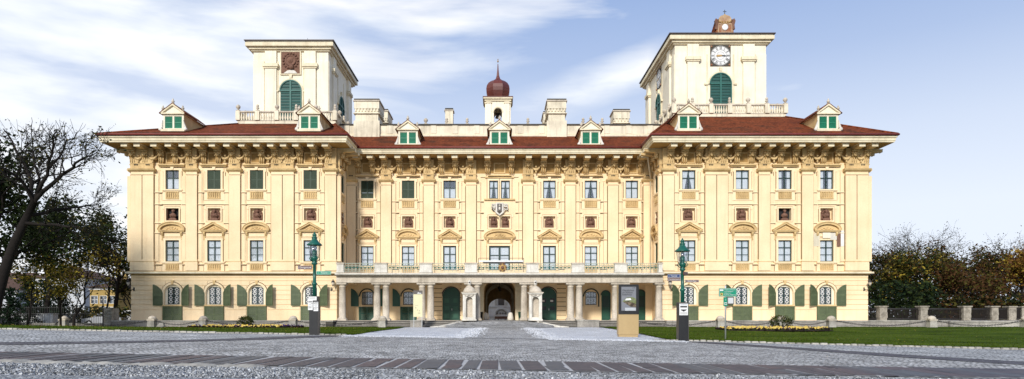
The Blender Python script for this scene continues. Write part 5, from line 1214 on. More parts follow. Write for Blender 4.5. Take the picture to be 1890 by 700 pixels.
# plinth walls below the wings
for s, x0, x1, lab in ((-1, -35.9, ux(604, 63), 'low stained grey stone plinth wall below the left wing'), (1, ux(1230, 63), 41.5, 'low stained grey stone plinth wall below the right wing')):
    m = MB(); m.box(x0, x1, 62.9, 63.7, -.3, .50, 'step_stone'); m.box(x0, x1, 62.82, 63.7, .503, .62, 'wall_stone')
    x = x0 + .5
    while x < x1: m.box(x, x + .012, 62.893, 62.9, -.2, .5, 'cap_dark'); x += rr.uniform(1.1, 1.9)
    m.box(x0, x1, 62.893, 62.8995, .12, .135, 'cap_dark')
    tag(obj('plinth_wall', m), lab, 'wall', 'plinth walls')
m = MB(); m.box(41.52, 66, 62.6, 63.2, -.3, .42, 'wall_stone'); m.box(41.52, 66, 62.52, 63.25, .423, .56, 'wall_stone'); tag(obj('boundary_wall', m), 'pale stained wall under the pillared fence at the far right', 'wall')
m = MB(); m.box(-56, -35.95, 62.9, 63.4, -.2, .30, 'wall_stone'); m.box(-56, -35.95, 62.85, 63.45, .303, .38, 'wall_stone'); tag(obj('boundary_wall', m), 'low pale stone wall under the iron railing at the left', 'wall')
m = MB(); m.box(-36.75, -35.95, 63.0, 64.2, -.2, 1.75, 'rubble'); 
for i in range(26): m.ball((-36.35 + rr.uniform(-.3, .3), 63.0, rr.uniform(0, 1.65)), .14, 'rubble', 6, 4, (1.3, .35, .8))
tag(obj('rubble_pier', m), 'rubble stone pier between the railing and the left wing', 'pier')

# sentry niches
def sentry(x, y, label):
    e = empty('sentry_niche', label, 'sentry box', (x, y, .59), 0, 'stone sentry niches beside the gate'); m = MB(); k = 'pale_stone'
    m.box(-.68, .68, -.45, .45, 0, .14, k)
    m.holed(rect(-.60, .60, .143, 2.5), [arch(0, .31, .32, 1.95, .31, 10)], -.40, .45, k)
    m.add([(-.6, -.4, .143), (-.6, .4, .143), (-.6, .4, 2.5), (-.6, -.4, 2.5)], [(0, 1, 2, 3)], k); m.add([(.6, -.4, .143), (.6, .4, .143), (.6, .4, 2.5), (.6, -.4, 2.5)], [(0, 1, 2, 3)], k); m.add([(-.6, .4, .143), (.6, .4, .143), (.6, .4, 2.5), (-.6, .4, 2.5)], [(0, 1, 2, 3)], k)
    m.box(-.4, .4, .051, .10, .3, 2.4, 'stone')
    for s in (-1, 1): m.box(s * .5 - .1, s * .5 + .1, -.46, -.39, .143, 2.4, k); m.tube([(s * .48, -.47, 2.44), (s * .2, -.5, 2.32), (0, -.5, 2.42)], .035, 'stone', 5)
    obj('shell', m, e)
    m = MB(); m.box(-.68, .68, -.50, .50, 2.503, 2.60, k); m.box(-.75, .75, -.56, .56, 2.603, 2.69, 'stone')
    m.lathe([(1.0, 0), (.93, .10), (.80, .30), (.55, .48), (.30, .57), (.20, .60), (.15, .74)], (0, 0, 2.693), 'stone', 8, .66, .50, True, PI / 8); obj('domed_roof', m, e)
    m = MB(); m.lathe([(.15, 0), (.18, .04), (.10, .10), (.16, .2), (.18, .28), (.11, .38), (.04, .44)], (0, 0, 3.40), k, 10); m.ball((0, -.13, 3.62), .08, 'cap_dark', 6, 5); obj('finial', m, e)
sentry(ux(866.5, 64.6), 64.5, 'pale carved stone sentry niche left of the gate arch'); sentry(ux(988, 64.6), 64.5, 'pale carved stone sentry niche right of the gate arch')
# guard stones and bins at the gate
def guard(x, y, lab): tag(obj('guard_stone', MB().lathe([(.34, 0), (.32, .25), (.24, .62), (.18, .74), (.06, .8)], (0, 0, 0), 'pale_stone', 12), None, (x, y, .60)), lab, 'guard stone', 'guard stones of the gate')
guard(-1.42, 69.9, 'worn conical guard stone left side of the gate'); guard(1.12, 69.4, 'worn conical guard stone right side of the gate')
def bin_(x, y, lab, k):
    e = empty('litter_bin', lab, 'bin', (x, y, .60), 0, 'bins beside the gate'); obj('body', MB().lathe([(.27, 0), (.33, .78), (.36, .79), (.36, .84), (.30, .83)], (0, 0, 0), k, 14), e); obj('liner', MB().lathe([(.29, .70), (.315, .82), (.33, .855)], (0, 0, 0), 'black', 14), e)
bin_(-2.0, 68.9, 'black round litter bin left of the gate arch', 'black'); bin_(2.2, 68.6, 'dark green round litter bin right of the gate arch', 'green_door')

# ================================================================== BOLLARDS AND CHAINS
bm_ = MB(); bm_.frust((-.33, .33, -.33, .33), -.1, (-.28, .28, -.28, .28), .62, 'wall_stone'); bm_.frust((-.33, .33, -.33, .33), .623, (-.34, .34, -.34, .34), .74, 'stone'); bm_.lathe([(.36, .743), (.35, .84), (.27, .96), (.14, 1.03), (.02, 1.05)], (0, 0, 0), 'stone', 12)
bmesh_b = bm_.mesh('stone_bollard')
BL = [(66, 70, 'small domed stone bollard at the far left end of the chain'), (118, 61, 'domed stone bollard in front of the iron railing'), (281, 60, 'domed stone bollard before the leftmost cellar door'), (375.5, 60, 'domed stone bollard just left of the yellow flower bed'), (541, 60, 'domed stone bollard at the right end of the left flower bed'), (706, 60, 'domed stone bollard in front of the left portico steps')]
BRt = [(1161, 60, 'domed stone bollard hidden behind the ochre screen stand'), (1329.5, 59, 'domed stone bollard behind the green signpost'), (1442, 59, 'domed stone bollard behind the right flower bush'), (1534, 59, 'domed stone bollard below the last right window'), (1719.5, 59, 'domed stone bollard in front of the pillared fence'), (1893, 60, 'stone bollard cut off by the right picture edge')]
for Ls in (BL, BRt):
    pos = []
    for px, D, lab in Ls:
        X = ux(px, D); o = obj('stone_bollard', bmesh_b, None, (X, D, gz(X, D))); tag(o, lab, 'bollard', 'bollards of the chain fence'); pos.append((X, D, gz(X, D)))
    names = {-1: ['iron chain sagging between the two leftmost bollards', 'long iron chain sagging in front of the railing and the wing corner', 'short iron chain below the second cellar door', 'iron chain sagging behind the left flower bed', 'iron chain sagging behind the left street lamp'],
             1: ['iron chain sagging behind the right street lamp', 'iron chain between the signpost and the flower bush', 'iron chain right of the flower bush', 'long iron chain passing the right corner of the palace', 'iron chain sagging at the far right edge']}[-1 if Ls is BL else 1]
    for i in range(len(pos) - 1):
        a, b_ = Vector(pos[i]) + Vector((.2, -.1, .66)), Vector(pos[i + 1]) + Vector((-.2, -.1, .66)); n = max(30, int((b_ - a).length / .16)); m = MB(); sag = .30 + .02 * (b_ - a).length
        for j in range(n):                              # one flat oval link after another, alternately turned
            t = (j + .5) / n; p = a.lerp(b_, t); p.z -= sag * (1 - (2 * t - 1) ** 2); dz_ = -sag * -4 * (2 * t - 1) / 1; d = (b_ - a); d.z += 4 * sag * (2 * t - 1); d.normalize()
            side = Vector((0, 0, 1)) if j % 2 else Vector((0, 1, 0)); sd = (side - d * side.dot(d)).normalized(); Lk = (b_ - a).length / n * .78
            ring = [p + d * (Lk * math.cos(q)) + sd * (.055 * math.sin(q)) for q in [k * PI / 4 for k in range(8)]]
            m.tube(ring + [ring[0]], .02, 'iron', 3)
        tag(obj('chain', m), names[i], 'chain', 'chains between the bollards')
# bare fence end stone on the lawn
m = MB(); m.ball((0, 0, 0), .35, 'step_stone', 7, 5, (1.2, .8, .8)); m.frust((-.3, .35, -.2, .2), .1, (-.05, .2, -.1, .1), .42, 'step_stone'); tag(obj('boulder', m, None, (ux(297, 59.5), 59.5, .02)), 'rough grey boulder on the grass beside the second bollard', 'boulder')

# ================================================================== FLOWER BEDS
def bed(cx, cy, rx, ry, seed, lab):
    r = random.Random(seed); e = empty('flower_bed', lab, 'flower bed', (cx, cy, gz(cx, cy)), 0, 'flower beds in the lawns')
    m = MB(); m.lathe([(1, .02), (.96, .05), (.7, .12), (.1, .18)], (0, 0, 0), 'soil', 40, rx, ry)
    for i in range(160): a = r.uniform(0, 2 * PI); q = r.random() ** .5; m.ball((rx * q * math.cos(a), ry * q * math.sin(a), .14), r.uniform(.06, .13), 'soil', 5, 4)
    obj('soil', m, e)
    f = MB()
    for i in range(850):
        a = r.uniform(0, 2 * PI); q = r.random() ** .5 * .93; x, y = rx * q * math.cos(a), ry * q * math.sin(a)
        if noise.noise(Vector((x * .9 + seed, y * 1.4, 0))) < -.12: continue
        z = .14 + r.uniform(0, .13); k = 'yellow_petal' if r.random() < .82 and x < rx * .62 * (1 if seed == 1 else 2) else 'violet_petal'; s = r.uniform(.05, .10); t = r.uniform(0, PI)
        vs = [(x, y, z + .03)] + [(x + s * math.cos(t + j * PI / 3), y + s * math.sin(t + j * PI / 3), z + r.uniform(-.02, .03)) for j in range(6)]
        f.add(vs, [(0, j + 1, (j + 1) % 6 + 1) for j in range(6)], k)
        f.add([(x - s, y, z), (x, y - s * .3, z + s * 1.2), (x + s, y, z)], [(0, 1, 2)], k)
        for j in range(2): a2 = r.uniform(0, PI); f.add([(x - .09 * math.cos(a2), y - .09 * math.sin(a2), z - .14), (x + .09 * math.cos(a2), y + .09 * math.sin(a2), z - .12), (x, y, z - .02)], [(0, 1, 2)], 'leaf_green')
    o = obj('flowers', f, e, recalc=False); o['kind'] = 'stuff'
bed(-21.0, 56.5, 4.9, 2.0, 1, 'flower bed of yellow and violet blooms on the left lawn'); bed(ux(1432, 51), 51.5, 4.3, 3.4, 2, 'long yellow flower bed with dark soil on the right lawn')
def leaf_cloud(mb, pts, per, spread, size, mats, r, flat=.8):
    for p in pts:
        for i in range(per):
            c = (p[0] + r.gauss(0, spread), p[1] + r.gauss(0, spread), p[2] + r.gauss(0, spread * flat)); s = size * r.uniform(.6, 1.3)
            d = Vector((r.uniform(-1, 1), r.uniform(-1, 1), r.uniform(-.7, .7))); d.normalize(); q = d.cross(Vector((r.uniform(-1, 1), r.uniform(-1, 1), r.uniform(-1, 1)))).normalized()
            c = Vector(c); a = d * s; b_ = q * s * .5
            mb.add([c - a, c + b_, c + a, c - b_], [(0, 1, 2, 3)], r.choice(mats))
def shrub(x, y, rr_, h, seed, lab):
    r = random.Random(seed); e = empty('round_shrub', lab, 'shrub', (x, y, gz(x, y)), 0, 'clipped shrubs in the flower beds'); m = MB(); pts = []
    for i in range(14):
        a = r.uniform(0, 2 * PI); q = r.uniform(.3, .95); p = (rr_ * q * math.cos(a), rr_ * q * math.sin(a), h * r.uniform(.4, .85)); m.tube([(0, 0, 0), (p[0] * .5, p[1] * .5, p[2] * .6), p], [.03, .02, .008], 'bark', 4)
    for i in range(170):
        a = r.uniform(0, 2 * PI); t = r.uniform(0, 1); q = rr_ * math.sqrt(max(0, 1 - (2 * t - 1) ** 2)) * r.uniform(.75, 1.02); pts.append((q * math.cos(a), q * math.sin(a), h * (.08 + .9 * t)))
    obj('stem', m, e); l = MB(); leaf_cloud(l, pts, 9, .09, .06, ['leaf_green', 'leaf_green', 'leaf_dark', 'leaf_olive'], r); obj('crown', l, e, recalc=False)
shrub(ux(453, 57), 57.0, .62, .95, 4, 'low rounded green shrub behind the left flower bed'); shrub(ux(1433, 54), 53.2, .85, 1.05, 5, 'rounded green shrub in the middle of the right flower bed')

# ================================================================== STREET LAMPS AND SIGNS
def put_text(parent, body, size, k, loc, rz=0, align='CENTER'):
    return obj('lettering', text_mesh(body, size, k, align), parent, loc, rz)
def lamp(x, y, lab, signs, case):
    z = gz(x, y); e = empty('street_lamp', lab, 'street lamp', (x, y, z), 0, 'green street lamps on the square'); k = 'green_lamp'
    m = MB(); m.lathe([(.095, 1.0), (.095, 2.35), (.125, 2.37), (.125, 2.45), (.08, 2.47), (.07, 3.3), (.13, 3.33), (.14, 3.40), (.09, 3.44), (.10, 3.5), (.16, 3.58), (.17, 3.66), (.09, 3.7), (.12, 3.76), (.12, 3.98)], (0, 0, 0), k, 14)
    for i in range(4): a = PI / 4 + i * PI / 2; m.tube([(.1 * math.cos(a), .1 * math.sin(a), 3.45), (.28 * math.cos(a), .28 * math.sin(a), 3.58), (.2 * math.cos(a), .2 * math.sin(a), 3.70)], .022, k, 5)
    obj('pole', m, e)
    c = MB(); w, d = case; c.box(-w / 2, w / 2, -d / 2, d / 2, 0, 1.78, 'black'); c.box(-w / 2 - .01, w / 2 + .01, -d / 2 - .01, d / 2 + .01, 1.783, 1.82, 'brown_grey'); c.box(w / 2 + .001, w / 2 + .02, -d / 2 + .02, d / 2 - .02, 0, 1.2, 'brown_grey'); obj('base_case', c, e)
    g = MB(); g.lathe([(.19, 3.70), (.29, 4.22)], (0, 0, 0), 'glass', 12); obj('lantern_glass', g, e)
    f = MB()
    for i in range(6): a = i * PI / 3; f.tube([(.195 * math.cos(a), .195 * math.sin(a), 3.70), (.295 * math.cos(a), .295 * math.sin(a), 4.22)], .009, 'iron', 4)
    f.lathe([(.07, 3.99), (.08, 4.02), (.05, 4.05)], (0, 0, 0), 'iron', 8); obj('lantern_frame', f, e); obj('bulb', MB().lathe([(.02, 4.0), (.05, 4.04), (.075, 4.12), (.05, 4.19), (.02, 4.2)], (0, 0, 0), 'white', 10), e)
    h = MB(); h.lathe([(.36, 4.22), (.35, 4.26), (.20, 4.38), (.14, 4.48), (.12, 4.50), (.12, 4.56), (.15, 4.58), (.09, 4.62), (.09, 4.68), (.12, 4.70), (.07, 4.76), (.02, 4.82), (.015, 4.86)], (0, 0, 0), k, 18); obj('cap', h, e)
    for (x0, x1, z0, z1, kk, rz, lines) in signs:
        w_ = x1 - x0; xc = (x0 + x1) / 2
        if rz: s_ = obj('direction_sign', MB().box(0, w_, -.02, .02, -(z1 - z0) / 2, (z1 - z0) / 2, kk), e, (x0, -.1, (z0 + z1) / 2), rz); continue
        s_ = obj('direction_sign', MB().box(x0, x1, -.17, -.13, z0, z1, kk).ring(rect(x0 + .012, x1 - .012, z0 + .012, z1 - .012), rect(x0 + .02, x1 - .02, z0 + .02, z1 - .02), -.173, -.17, 'white', closed=True), e)
        for tx, sz, lx, lz in lines: put_text(s_, tx, sz, 'white', (lx, -.176, lz))
        obj('bracket', MB().box(min(x0, -.0) if x0 < 0 else -.13, .13 if x0 < 0 else .13, -.128, -.09, z0 + .02, z1 - .02, 'green_lamp'), e) if False else None
    return e
LD = 32.0; kL = LD / F
lx = ux(580.5, LD); e = lamp(lx, LD, 'green street lamp on the left with paper notices on its black base', [
    (-.74, -.09, 3.08, 3.25, 'sign_brown', 0, [('\u2039 Orangerie', .105, -.47, 3.165), ('\u25b2', .08, -.16, 3.165)]),
    (.13, .82, 2.83, 3.0, 'sign_green', 0, [('i', .10, .22, 2.915), ('Tourist', .11, .50, 2.915), ('i \u203a', .11, .75, 2.915)])], (.40, .38))
def notice(parent, x0, x1, z0, z1, y, lines, tilt=0):
    n = obj('paper_notice', MB().box(x0, x1, -.004, 0, z0, z1, 'white'), parent, (0, y, 0), tilt)
    for i, (a, b_, c_, d_, k) in enumerate(lines): obj('print', MB().box(x0 + (x1 - x0) * a, x0 + (x1 - x0) * b_, -.008, -.0045, z0 + (z1 - z0) * c_, z0 + (z1 - z0) * d_, k), n)
m1 = [(.1, .9, .86, .93, 'black'), (.1, .9, .74, .78, 'brown_grey'), (.25, .75, .48, .66, 'steel'), (.1, .9, .36, .40, 'brown_grey'), (.1, .7, .2, .26, 'black')]
notice(e, -.22, .16, 1.62, 1.80, -.22, [(.1, .8, .3, .45, 'steel'), (.1, .8, .6, .7, 'brown_grey')]); notice(e, -.24, -.02, 1.17, 1.62, -.225, m1, .04); notice(e, .02, .24, 1.12, 1.55, -.235, m1, -.05); notice(e, -.10, .10, 1.3, 1.5, -.245, m1)
rx = ux(1259.5, LD); e = lamp(rx, LD, 'green street lamp on the right with a white poster on its black base', [
    (-.74, -.12, 2.98, 3.14, 'sign_blue', 0, [('\u2039 Tourist', .105, -.48, 3.06), ('i', .1, -.18, 3.06)]),
    (-.74, -.12, 2.82, 2.97, 'sign_brown', 0, [('\u2039 Landesmuseum', .085, -.44, 2.895)]),
    (.10, .73, 2.76, 2.88, 'sign_brown', 0, [('Haydn-Haus \u203a', .085, .42, 2.82)]),
    (.02, .5, 3.12, 3.26, 'sign_brown', 0.9, [])], (.46, .42))
notice(e, -.2, .2, 1.22, 1.76, -.215, [(.12, .88, .88, .95, 'steel'), (.1, .9, .70, .80, 'black'), (.1, .9, .66, .69, 'brown_grey'), (.15, .85, .44, .50, 'black'), (.25, .75, .38, .44, 'black'), (.4, .6, .32, .38, 'black'), (.1, .9, .2, .23, 'brown_grey'), (.1, .9, .1, .13, 'brown_grey')])

# ochre screen stand
D = 37.0; X = ux(1160, D); e = empty('screen_stand', 'ochre stand with a large black framed advertising screen on white gravel', 'display stand', (X, D, gz(X, D)), .0)
obj('pedestal', MB().box(-.55, .55, -.02, .5, 0.14, 1.25, 'ochre_panel').box(-.55, .55, -.02, .5, 1.253, 2.86, 'ochre_panel'), e)
obj('base', MB().box(-.52, .52, .01, .47, -.03, .136, 'ochre_panel').box(-.50, .50, .015, .46, .1365, .1395, 'black'), e)
obj('screen_frame', MB().box(-.55, .55, -.065, -.021, 1.255, 2.87, 'black'), e)
M['screen'] = (lambda m: m)(weathered('grey_screen_picture', (.19, .195, .21), .25, (.14, .145, .16), .5, 1.2, 0, .02, 0)); M['screen_green'] = weathered('screen_photo_green', (.16, .19, .06), .3, (.35, .34, .28), .6, 6, 0, .3, 0); M['screen_dark'] = weathered('screen_photo_dark', (.06, .04, .025), .3, (.3, .24, .15), .7, 9, 0, .3, 0)
s_ = obj('screen', MB().box(-.40, .40, -.07, -.0655, 1.44, 2.74, 'screen'), e)
p = MB(); p.prism([(-.34, 1.95), (-.1, 2.15), (.2, 2.18), (.4, 2.08), (.4, 1.8), (.1, 1.88), (-.2, 1.86)], -.074, -.0705, 'screen_green'); p.prism([(-.3, 1.92), (.0, 1.96), (.4, 1.80), (.4, 1.62), (.1, 1.66), (-.1, 1.78)], -.077, -.0745, 'screen_dark'); p.prism([(-.2, 2.0), (-.15, 2.1), (.1, 2.12), (.14, 2.02)], -.0795, -.0775, 'white'); p.box(-.2, .38, -.074, -.0705, 1.44, 1.6, 'steel'); obj('picture', p, s_)
for tx, z in (('Glanzlichter', 2.545), ('im Schloss', 2.43), ('Esterh\u00e1zy', 2.315)): put_text(s_, tx, .135, 'black', (-.355, -.075, z), align='LEFT')
obj('emblem', MB().box(.20, .26, -.074, -.0705, 2.66, 2.69, 'black').box(.29, .35, -.074, -.0705, 2.66, 2.70, 'black'), s_)
# beige stele on thin legs
D = 60.0; X = ux(771.3, D); e = empty('information_stele', 'tall pale beige information panel with dark top on thin legs', 'information panel', (X, D, gz(X, D)))
obj('panel', MB().box(-.40, .40, -.04, .04, .95, 2.95, 'beige_panel'), e); obj('header', MB().box(-.40, .40, -.05, .05, 2.953, 3.28, 'brown_grey').box(-.05, .3, -.06, -.051, 3.0, 3.06, 'white').box(0, .12, -.06, -.051, 3.07, 3.11, 'white'), e)
g = MB()
for (x0, z0, w, h) in ((-.2, 1.72, .05, .07), (-.06, 1.52, .05, .06), (.1, 1.46, .06, .06), (.02, 1.3, .2, .015), (.02, 1.24, .2, .015), (-.22, 1.95, .25, .012)): g.box(x0, x0 + w, -.05, -.041, z0, z0 + h, 'brown_grey')
obj('symbols', g, e)
for s in (-1, 1): obj('leg', MB().box(s * .36 - .02, s * .36 + .02, -.02, .02, 0, .948, 'steel'), e)
# green signpost
D = 34.6; X = ux(1339, D); kk = D / F; z0 = gz(X, D); e = empty('signpost', 'grey signpost with a green direction board and small green plates', 'signpost', (X, D, z0))
obj('post', MB().lathe([(.04, -.03), (.04, 2.76), (.02, 2.78)], (0, 0, 0), 'steel', 10), e)
s_ = obj('direction_board', MB().box(-.37, .55, -.085, -.05, 2.22, 2.64, 'sign_green').ring(rect(-.355, .535, 2.235, 2.625), rect(-.345, .525, 2.245, 2.615), -.088, -.085, 'white', closed=True), e, (0, 0, 0), .08)
for i, tx in enumerate(('Orangerie  Schlosspark', 'Tourist Information', 'Landesmuseum', 'Haydn-Haus  Bergkirche')): put_text(s_, tx, .062, 'white', (-.12, -.0905, 2.565 - i * .085), align='LEFT')
obj('pictogram', MB().box(-.30, -.17, -.0905, -.0885, 2.27, 2.40, 'yellow_petal').box(-.27, -.20, -.093, -.091, 2.30, 2.37, 'black').box(-.33, -.15, -.0905, -.0885, 2.50, 2.58, 'white'), s_)
s2 = obj('side_plate', MB().box(-.15, .07, -.08, -.05, 1.73, 2.18, 'sign_green'), e, (0, 0, 0), .25); put_text(s2, 'i', .16, 'white', (-.04, -.084, 2.06)); obj('stripe', MB().box(-.11, .03, -.084, -.081, 1.80, 1.92, 'white').box(-.09, .01, -.087, -.0845, 1.83, 1.89, 'sign_green'), s2)
obj('back_plate', MB().box(.08, .42, -.05, -.02, 1.83, 2.2, 'steel').ring(rect(.08, .42, 1.83, 2.2), rect(.12, .38, 1.87, 2.16), -.056, -.05, 'brown_grey', closed=True), e, (0, 0, 0), -.2)

# ================================================================== FENCES
PILx = [(1566, 66.6), (1627, 66), (1702, 66), (1781, 66.2), (1832, 67), (1864, 68), (1888, 69), (1925, 71)]
e = empty('pillared_fence', 'dark slatted fence between rough stone pillars right of the palace', 'fence', (38, 66, .59)); prev = None
for i, (px, D) in enumerate(PILx):
    if i == 0: px, D = 1604, 66.6
    X = ux(px, D) - 38; Y = D - 66
    if i > 0:
        m = MB(); r = random.Random(i)
        for j in range(5): w = .36 + r.uniform(-.03, .03); m.box(X - w, X + w, Y - w, Y + w, j * .26 + .003, (j + 1) * .26, 'rubble')
        m.box(X - .45, X + .45, Y - .45, Y + .45, 1.303, 1.42, 'rubble'); obj('pillar', m, e)
    if prev:
        m = MB(); n = max(6, int(math.hypot(X - prev[0], Y - prev[1]) / .13))
        for zz in (.14, 1.12):
            m.tube([(prev[0], prev[1], zz), (X, Y, zz)], .05, 'iron', 4)
        for q in range(n):
            t = (q + .5) / n; m.box(lerp(prev[0], X, t) - .035, lerp(prev[0], X, t) + .035, lerp(prev[1], Y, t) - .015, lerp(prev[1], Y, t) + .015, .12, 1.2 + .02 * (q % 2), 'bark')
        obj('slat_panel', m, e)
    prev = (X, Y)
e = empty('iron_railing', 'tall black iron railing in front of the trees at the left', 'fence', (-50, 62.2, 0)); m = MB(); b = MB()
x0, x1 = -28, 13.7
for i in range(int((x1 - x0) / .16)):
    x = x0 + i * .16; b.box(x - .011, x + .011, -.011, .011, .05, 1.95 if x > 1.5 else 1.35, 'iron')
for zz in (.18, 1.22): b.box(x0, x1, -.015, .015, zz, zz + .035, 'iron')
b.box(1.5, x1, -.015, .015, 1.78, 1.815, 'iron'); b.box(x0, 2.0, -.012, .012, 2.35, 2.38, 'iron'); obj('bars', b, e)
for i in range(12): x = x0 + i * (x1 - x0) / 11; obj('post', MB().box(x - .04, x + .04, -.04, .04, -.1, 2.5 if i % 2 else 2.05, 'iron').lathe([(.05, 0), (.06, .05), (.01, .14)], (x, 0, 2.5 if i % 2 else 2.05), 'iron', 6), e)

# ================================================================== TREES
class Tree:
    def __init__(s, seed): s.r = random.Random(seed); s.t = MB(); s.tips = []; s.maxpx = 1e9; s.minpy = -1e9
    def tube(s, pts, r0, r1, seg=6):
        n = len(pts); s.t.tube(pts, [lerp(r0, r1, i / (n - 1)) for i in range(n)], 'bark', seg)
    def grow(s, p, d, Ln, r, depth, maxd, up=.15, ang=(.4, 1.0), kids=(3, 5), bend=.22, rmin=.011):
        if CX + p[0] * F / p[1] > s.maxpx or HY - (p[2] - EYE) * F / p[1] < s.minpy: return
        R_ = s.r; n = 4 if depth < maxd else 3; pts = [Vector(p)]; d = Vector(d).normalized(); dirs = []
        for i in range(n):
            d = (d + Vector((R_.gauss(0, bend), R_.gauss(0, bend), R_.gauss(0, bend) + up * .5))).normalized(); dirs.append(d); pts.append(pts[-1] + d * Ln / n)
        s.tube(pts, r, max(rmin * .8, r * .45), 5 if depth < 2 else 3)
        if depth >= maxd: s.tips += [(tuple(pts[-1])), tuple(pts[1])]; return
        k = R_.randint(*kids)
        for c in range(k):
            t = R_.uniform(.35, 1.0) if c < k - 1 else 1.0; f = t * n; i = min(int(f), n - 1); q = pts[i].lerp(pts[i + 1], f - i); a = R_.uniform(*ang) * (1 if c < k - 1 else .4); base = dirs[i]
            ax = base.cross(Vector((R_.uniform(-1, 1), R_.uniform(-1, 1), R_.uniform(-1, 1)))).normalized()
            s.grow(q, Matrix.Rotation(a, 3, ax) @ base, Ln * R_.uniform(.5, .78), max(rmin, r * R_.uniform(.38, .58)), depth + 1, maxd, up, ang, kids, bend, rmin)
    def limb(s, pts, r0, r1, nk, Ln, maxd, **kw):
        pts = [Vector(p) for p in pts]; 
        # smooth the measured polyline a little
        sm = []
        for i in range(len(pts) - 1):
            for t in (0, .5): sm.append(pts[i].lerp(pts[i + 1], t) + (Vector((s.r.gauss(0, .06), s.r.gauss(0, .1), s.r.gauss(0, .06))) if (i or t) else Vector()))
        sm.append(pts[-1]); s.tube(sm, r0, r1, 7); n = len(sm) - 1
        for c in range(nk):
            t = s.r.uniform(.22, 1.0); f = t * n; i = min(int(f), n - 1); q = sm[i].lerp(sm[i + 1], f - i); base = (sm[i + 1] - sm[i]).normalized()
            ax = base.cross(Vector((s.r.uniform(-1, 1), s.r.uniform(-1, 1), s.r.uniform(-1, 1)))).normalized()
            s.grow(q, Matrix.Rotation(s.r.uniform(.4, 1.0), 3, ax) @ base, Ln * s.r.uniform(.6, 1.1) * (1.1 - .4 * t), lerp(r0, r1, t) * .5, 1, maxd, **kw)
        s.grow(sm[-1], sm[-1] - sm[-2], Ln * .8, r1, 1, maxd, **kw)
    def finish(s, name, label, base, per, spread, size, mats, group, keep=lambda p: True, flat=.8):
        e = empty(name, label, 'tree', base, 0, group); mt = s.t.mesh('trunk', False); mt.transform(Matrix.Translation(-Vector(base))); obj('trunk', mt, e)
        if per:
            l = MB(); tips = [p for p in s.tips if keep(p)]
            for p in tips:
                n = int(per) + (s.r.random() < per % 1); 
                leaf_cloud(l, [p], n, spread, size, mats(p, s.r) if callable(mats) else mats, s.r, flat)
            ml = l.mesh('crown', False); ml.transform(Matrix.Translation(-Vector(base))); obj('crown', ml, e)
        return e
def pl3(pts, D, dd=0, n=0):                            # measured outline of a limb set at the tree's own distance
    return [(ux(x, D + dd * i / max(1, len(pts) - 1)), D + dd * i / max(1, len(pts) - 1), uz(y, D + dd * i / max(1, len(pts) - 1))) for i, (x, y) in enumerate(pts)]
TG = 'trees left of the palace'
# great leaning tree
t = Tree(11); D = 46; t.maxpx = 222; t.minpy = 246
t.tube(pl3([(-22, 612), (-8, 560), (8, 500), (26, 450), (46, 408), (64, 372)], D), .43, .22, 10)
LK = dict(up=.10, ang=(.35, .85), kids=(4, 5), bend=.2)
for pts, dd, r0, kids, Ln in (([(64, 372), (80, 340), (90, 300), (94, 265), (108, 238)], -2, .2, 9, 2.3), ([(64, 372), (58, 335), (40, 298), (24, 262), (6, 238)], 2, .2, 9, 2.4), ([(66, 368), (98, 338), (132, 308), (154, 292), (172, 286)], -3, .2, 11, 1.8), ([(52, 398), (100, 389), (145, 383), (178, 378)], 3, .17, 10, 1.7), ([(44, 412), (100, 417), (138, 419), (170, 428)], -2, .16, 10, 1.6), ([(62, 375), (42, 338), (12, 312), (-22, 300)], -3, .18, 8, 2.4), ([(86, 318), (112, 290), (128, 262), (142, 245)], 2, .12, 7, 2.0), ([(60, 380), (70, 330), (62, 280), (58, 246)], 4, .14, 7, 2.0)):
    t.limb(pl3(pts, D, dd), r0 * .8, .03, kids, Ln, 3, **LK)
t.finish('leaning_tree', 'great leaning tree with sparse dark crown at the far left', (ux(-22, D), D, 0), 1.0, .15, .09, ['leaf_dark', 'leaf_dark', 'leaf_olive'], TG, lambda p: CX + p[0] * F / p[1] < 222)
# dense dark tree behind it, at the picture edge
def auto_tree(name, label, px, D, h, r0, seed, spread, per, lsp, lsz, mats, group, maxd=4, lean=0, z0=0, kids=(3, 4), fork=.35, up=.15, bend=.2, nl=6, flat=.8, keep=lambda p: True, maxpx=1e9):
    t = Tree(seed); X = ux(px, D); R_ = t.r; t.maxpx = maxpx; base = Vector((X, D, z0 - .1)); pts = [base]
    for i in range(1, 5): pts.append(base + Vector((lean * i / 4 + R_.gauss(0, .1), R_.gauss(0, .15), h * .75 * i / 4)))
    t.tube(pts, r0, r0 * .35, 8)
    for i in range(nl):
        f = fork + (1 - fork) * i / max(1, nl - 1); q = f * 4; j = min(int(q), 3); p = pts[j].lerp(pts[j + 1], q - j); a = i * 2.4 + R_.uniform(-.4, .4); el = R_.uniform(.25, .8) + .5 * f
        t.grow(p, (math.cos(a) * math.cos(el), math.sin(a) * math.cos(el), math.sin(el)), spread * R_.uniform(.7, 1.1) * (1.15 - .45 * f), r0 * (.55 - .25 * f), 1, maxd, up, (.4, .95), kids, bend)
    return t.finish(name, label, tuple(base), per, lsp, lsz, mats, group, keep, flat)
auto_tree('broad_tree', 'dense dark broadleaf tree filling the left picture edge', -20, 52, 12.5, .45, 21, 5.0, 17, .46, .19, ['leaf_dark', 'leaf_dark', 'leaf_green'], TG, 3, kids=(4, 5), fork=.4, nl=10, keep=lambda p: p[2] > 4.2)
auto_tree('broad_tree', 'dark spreading tree behind the leaning trunk', 84, 67, 10.4, .3, 22, 4.2, 17, .46, .19, ['leaf_dark', 'leaf_dark', 'leaf_green'], TG, 3, kids=(4, 5), fork=.55, nl=10, z0=-.2, keep=lambda p: p[2] > 4.6, maxpx=195)
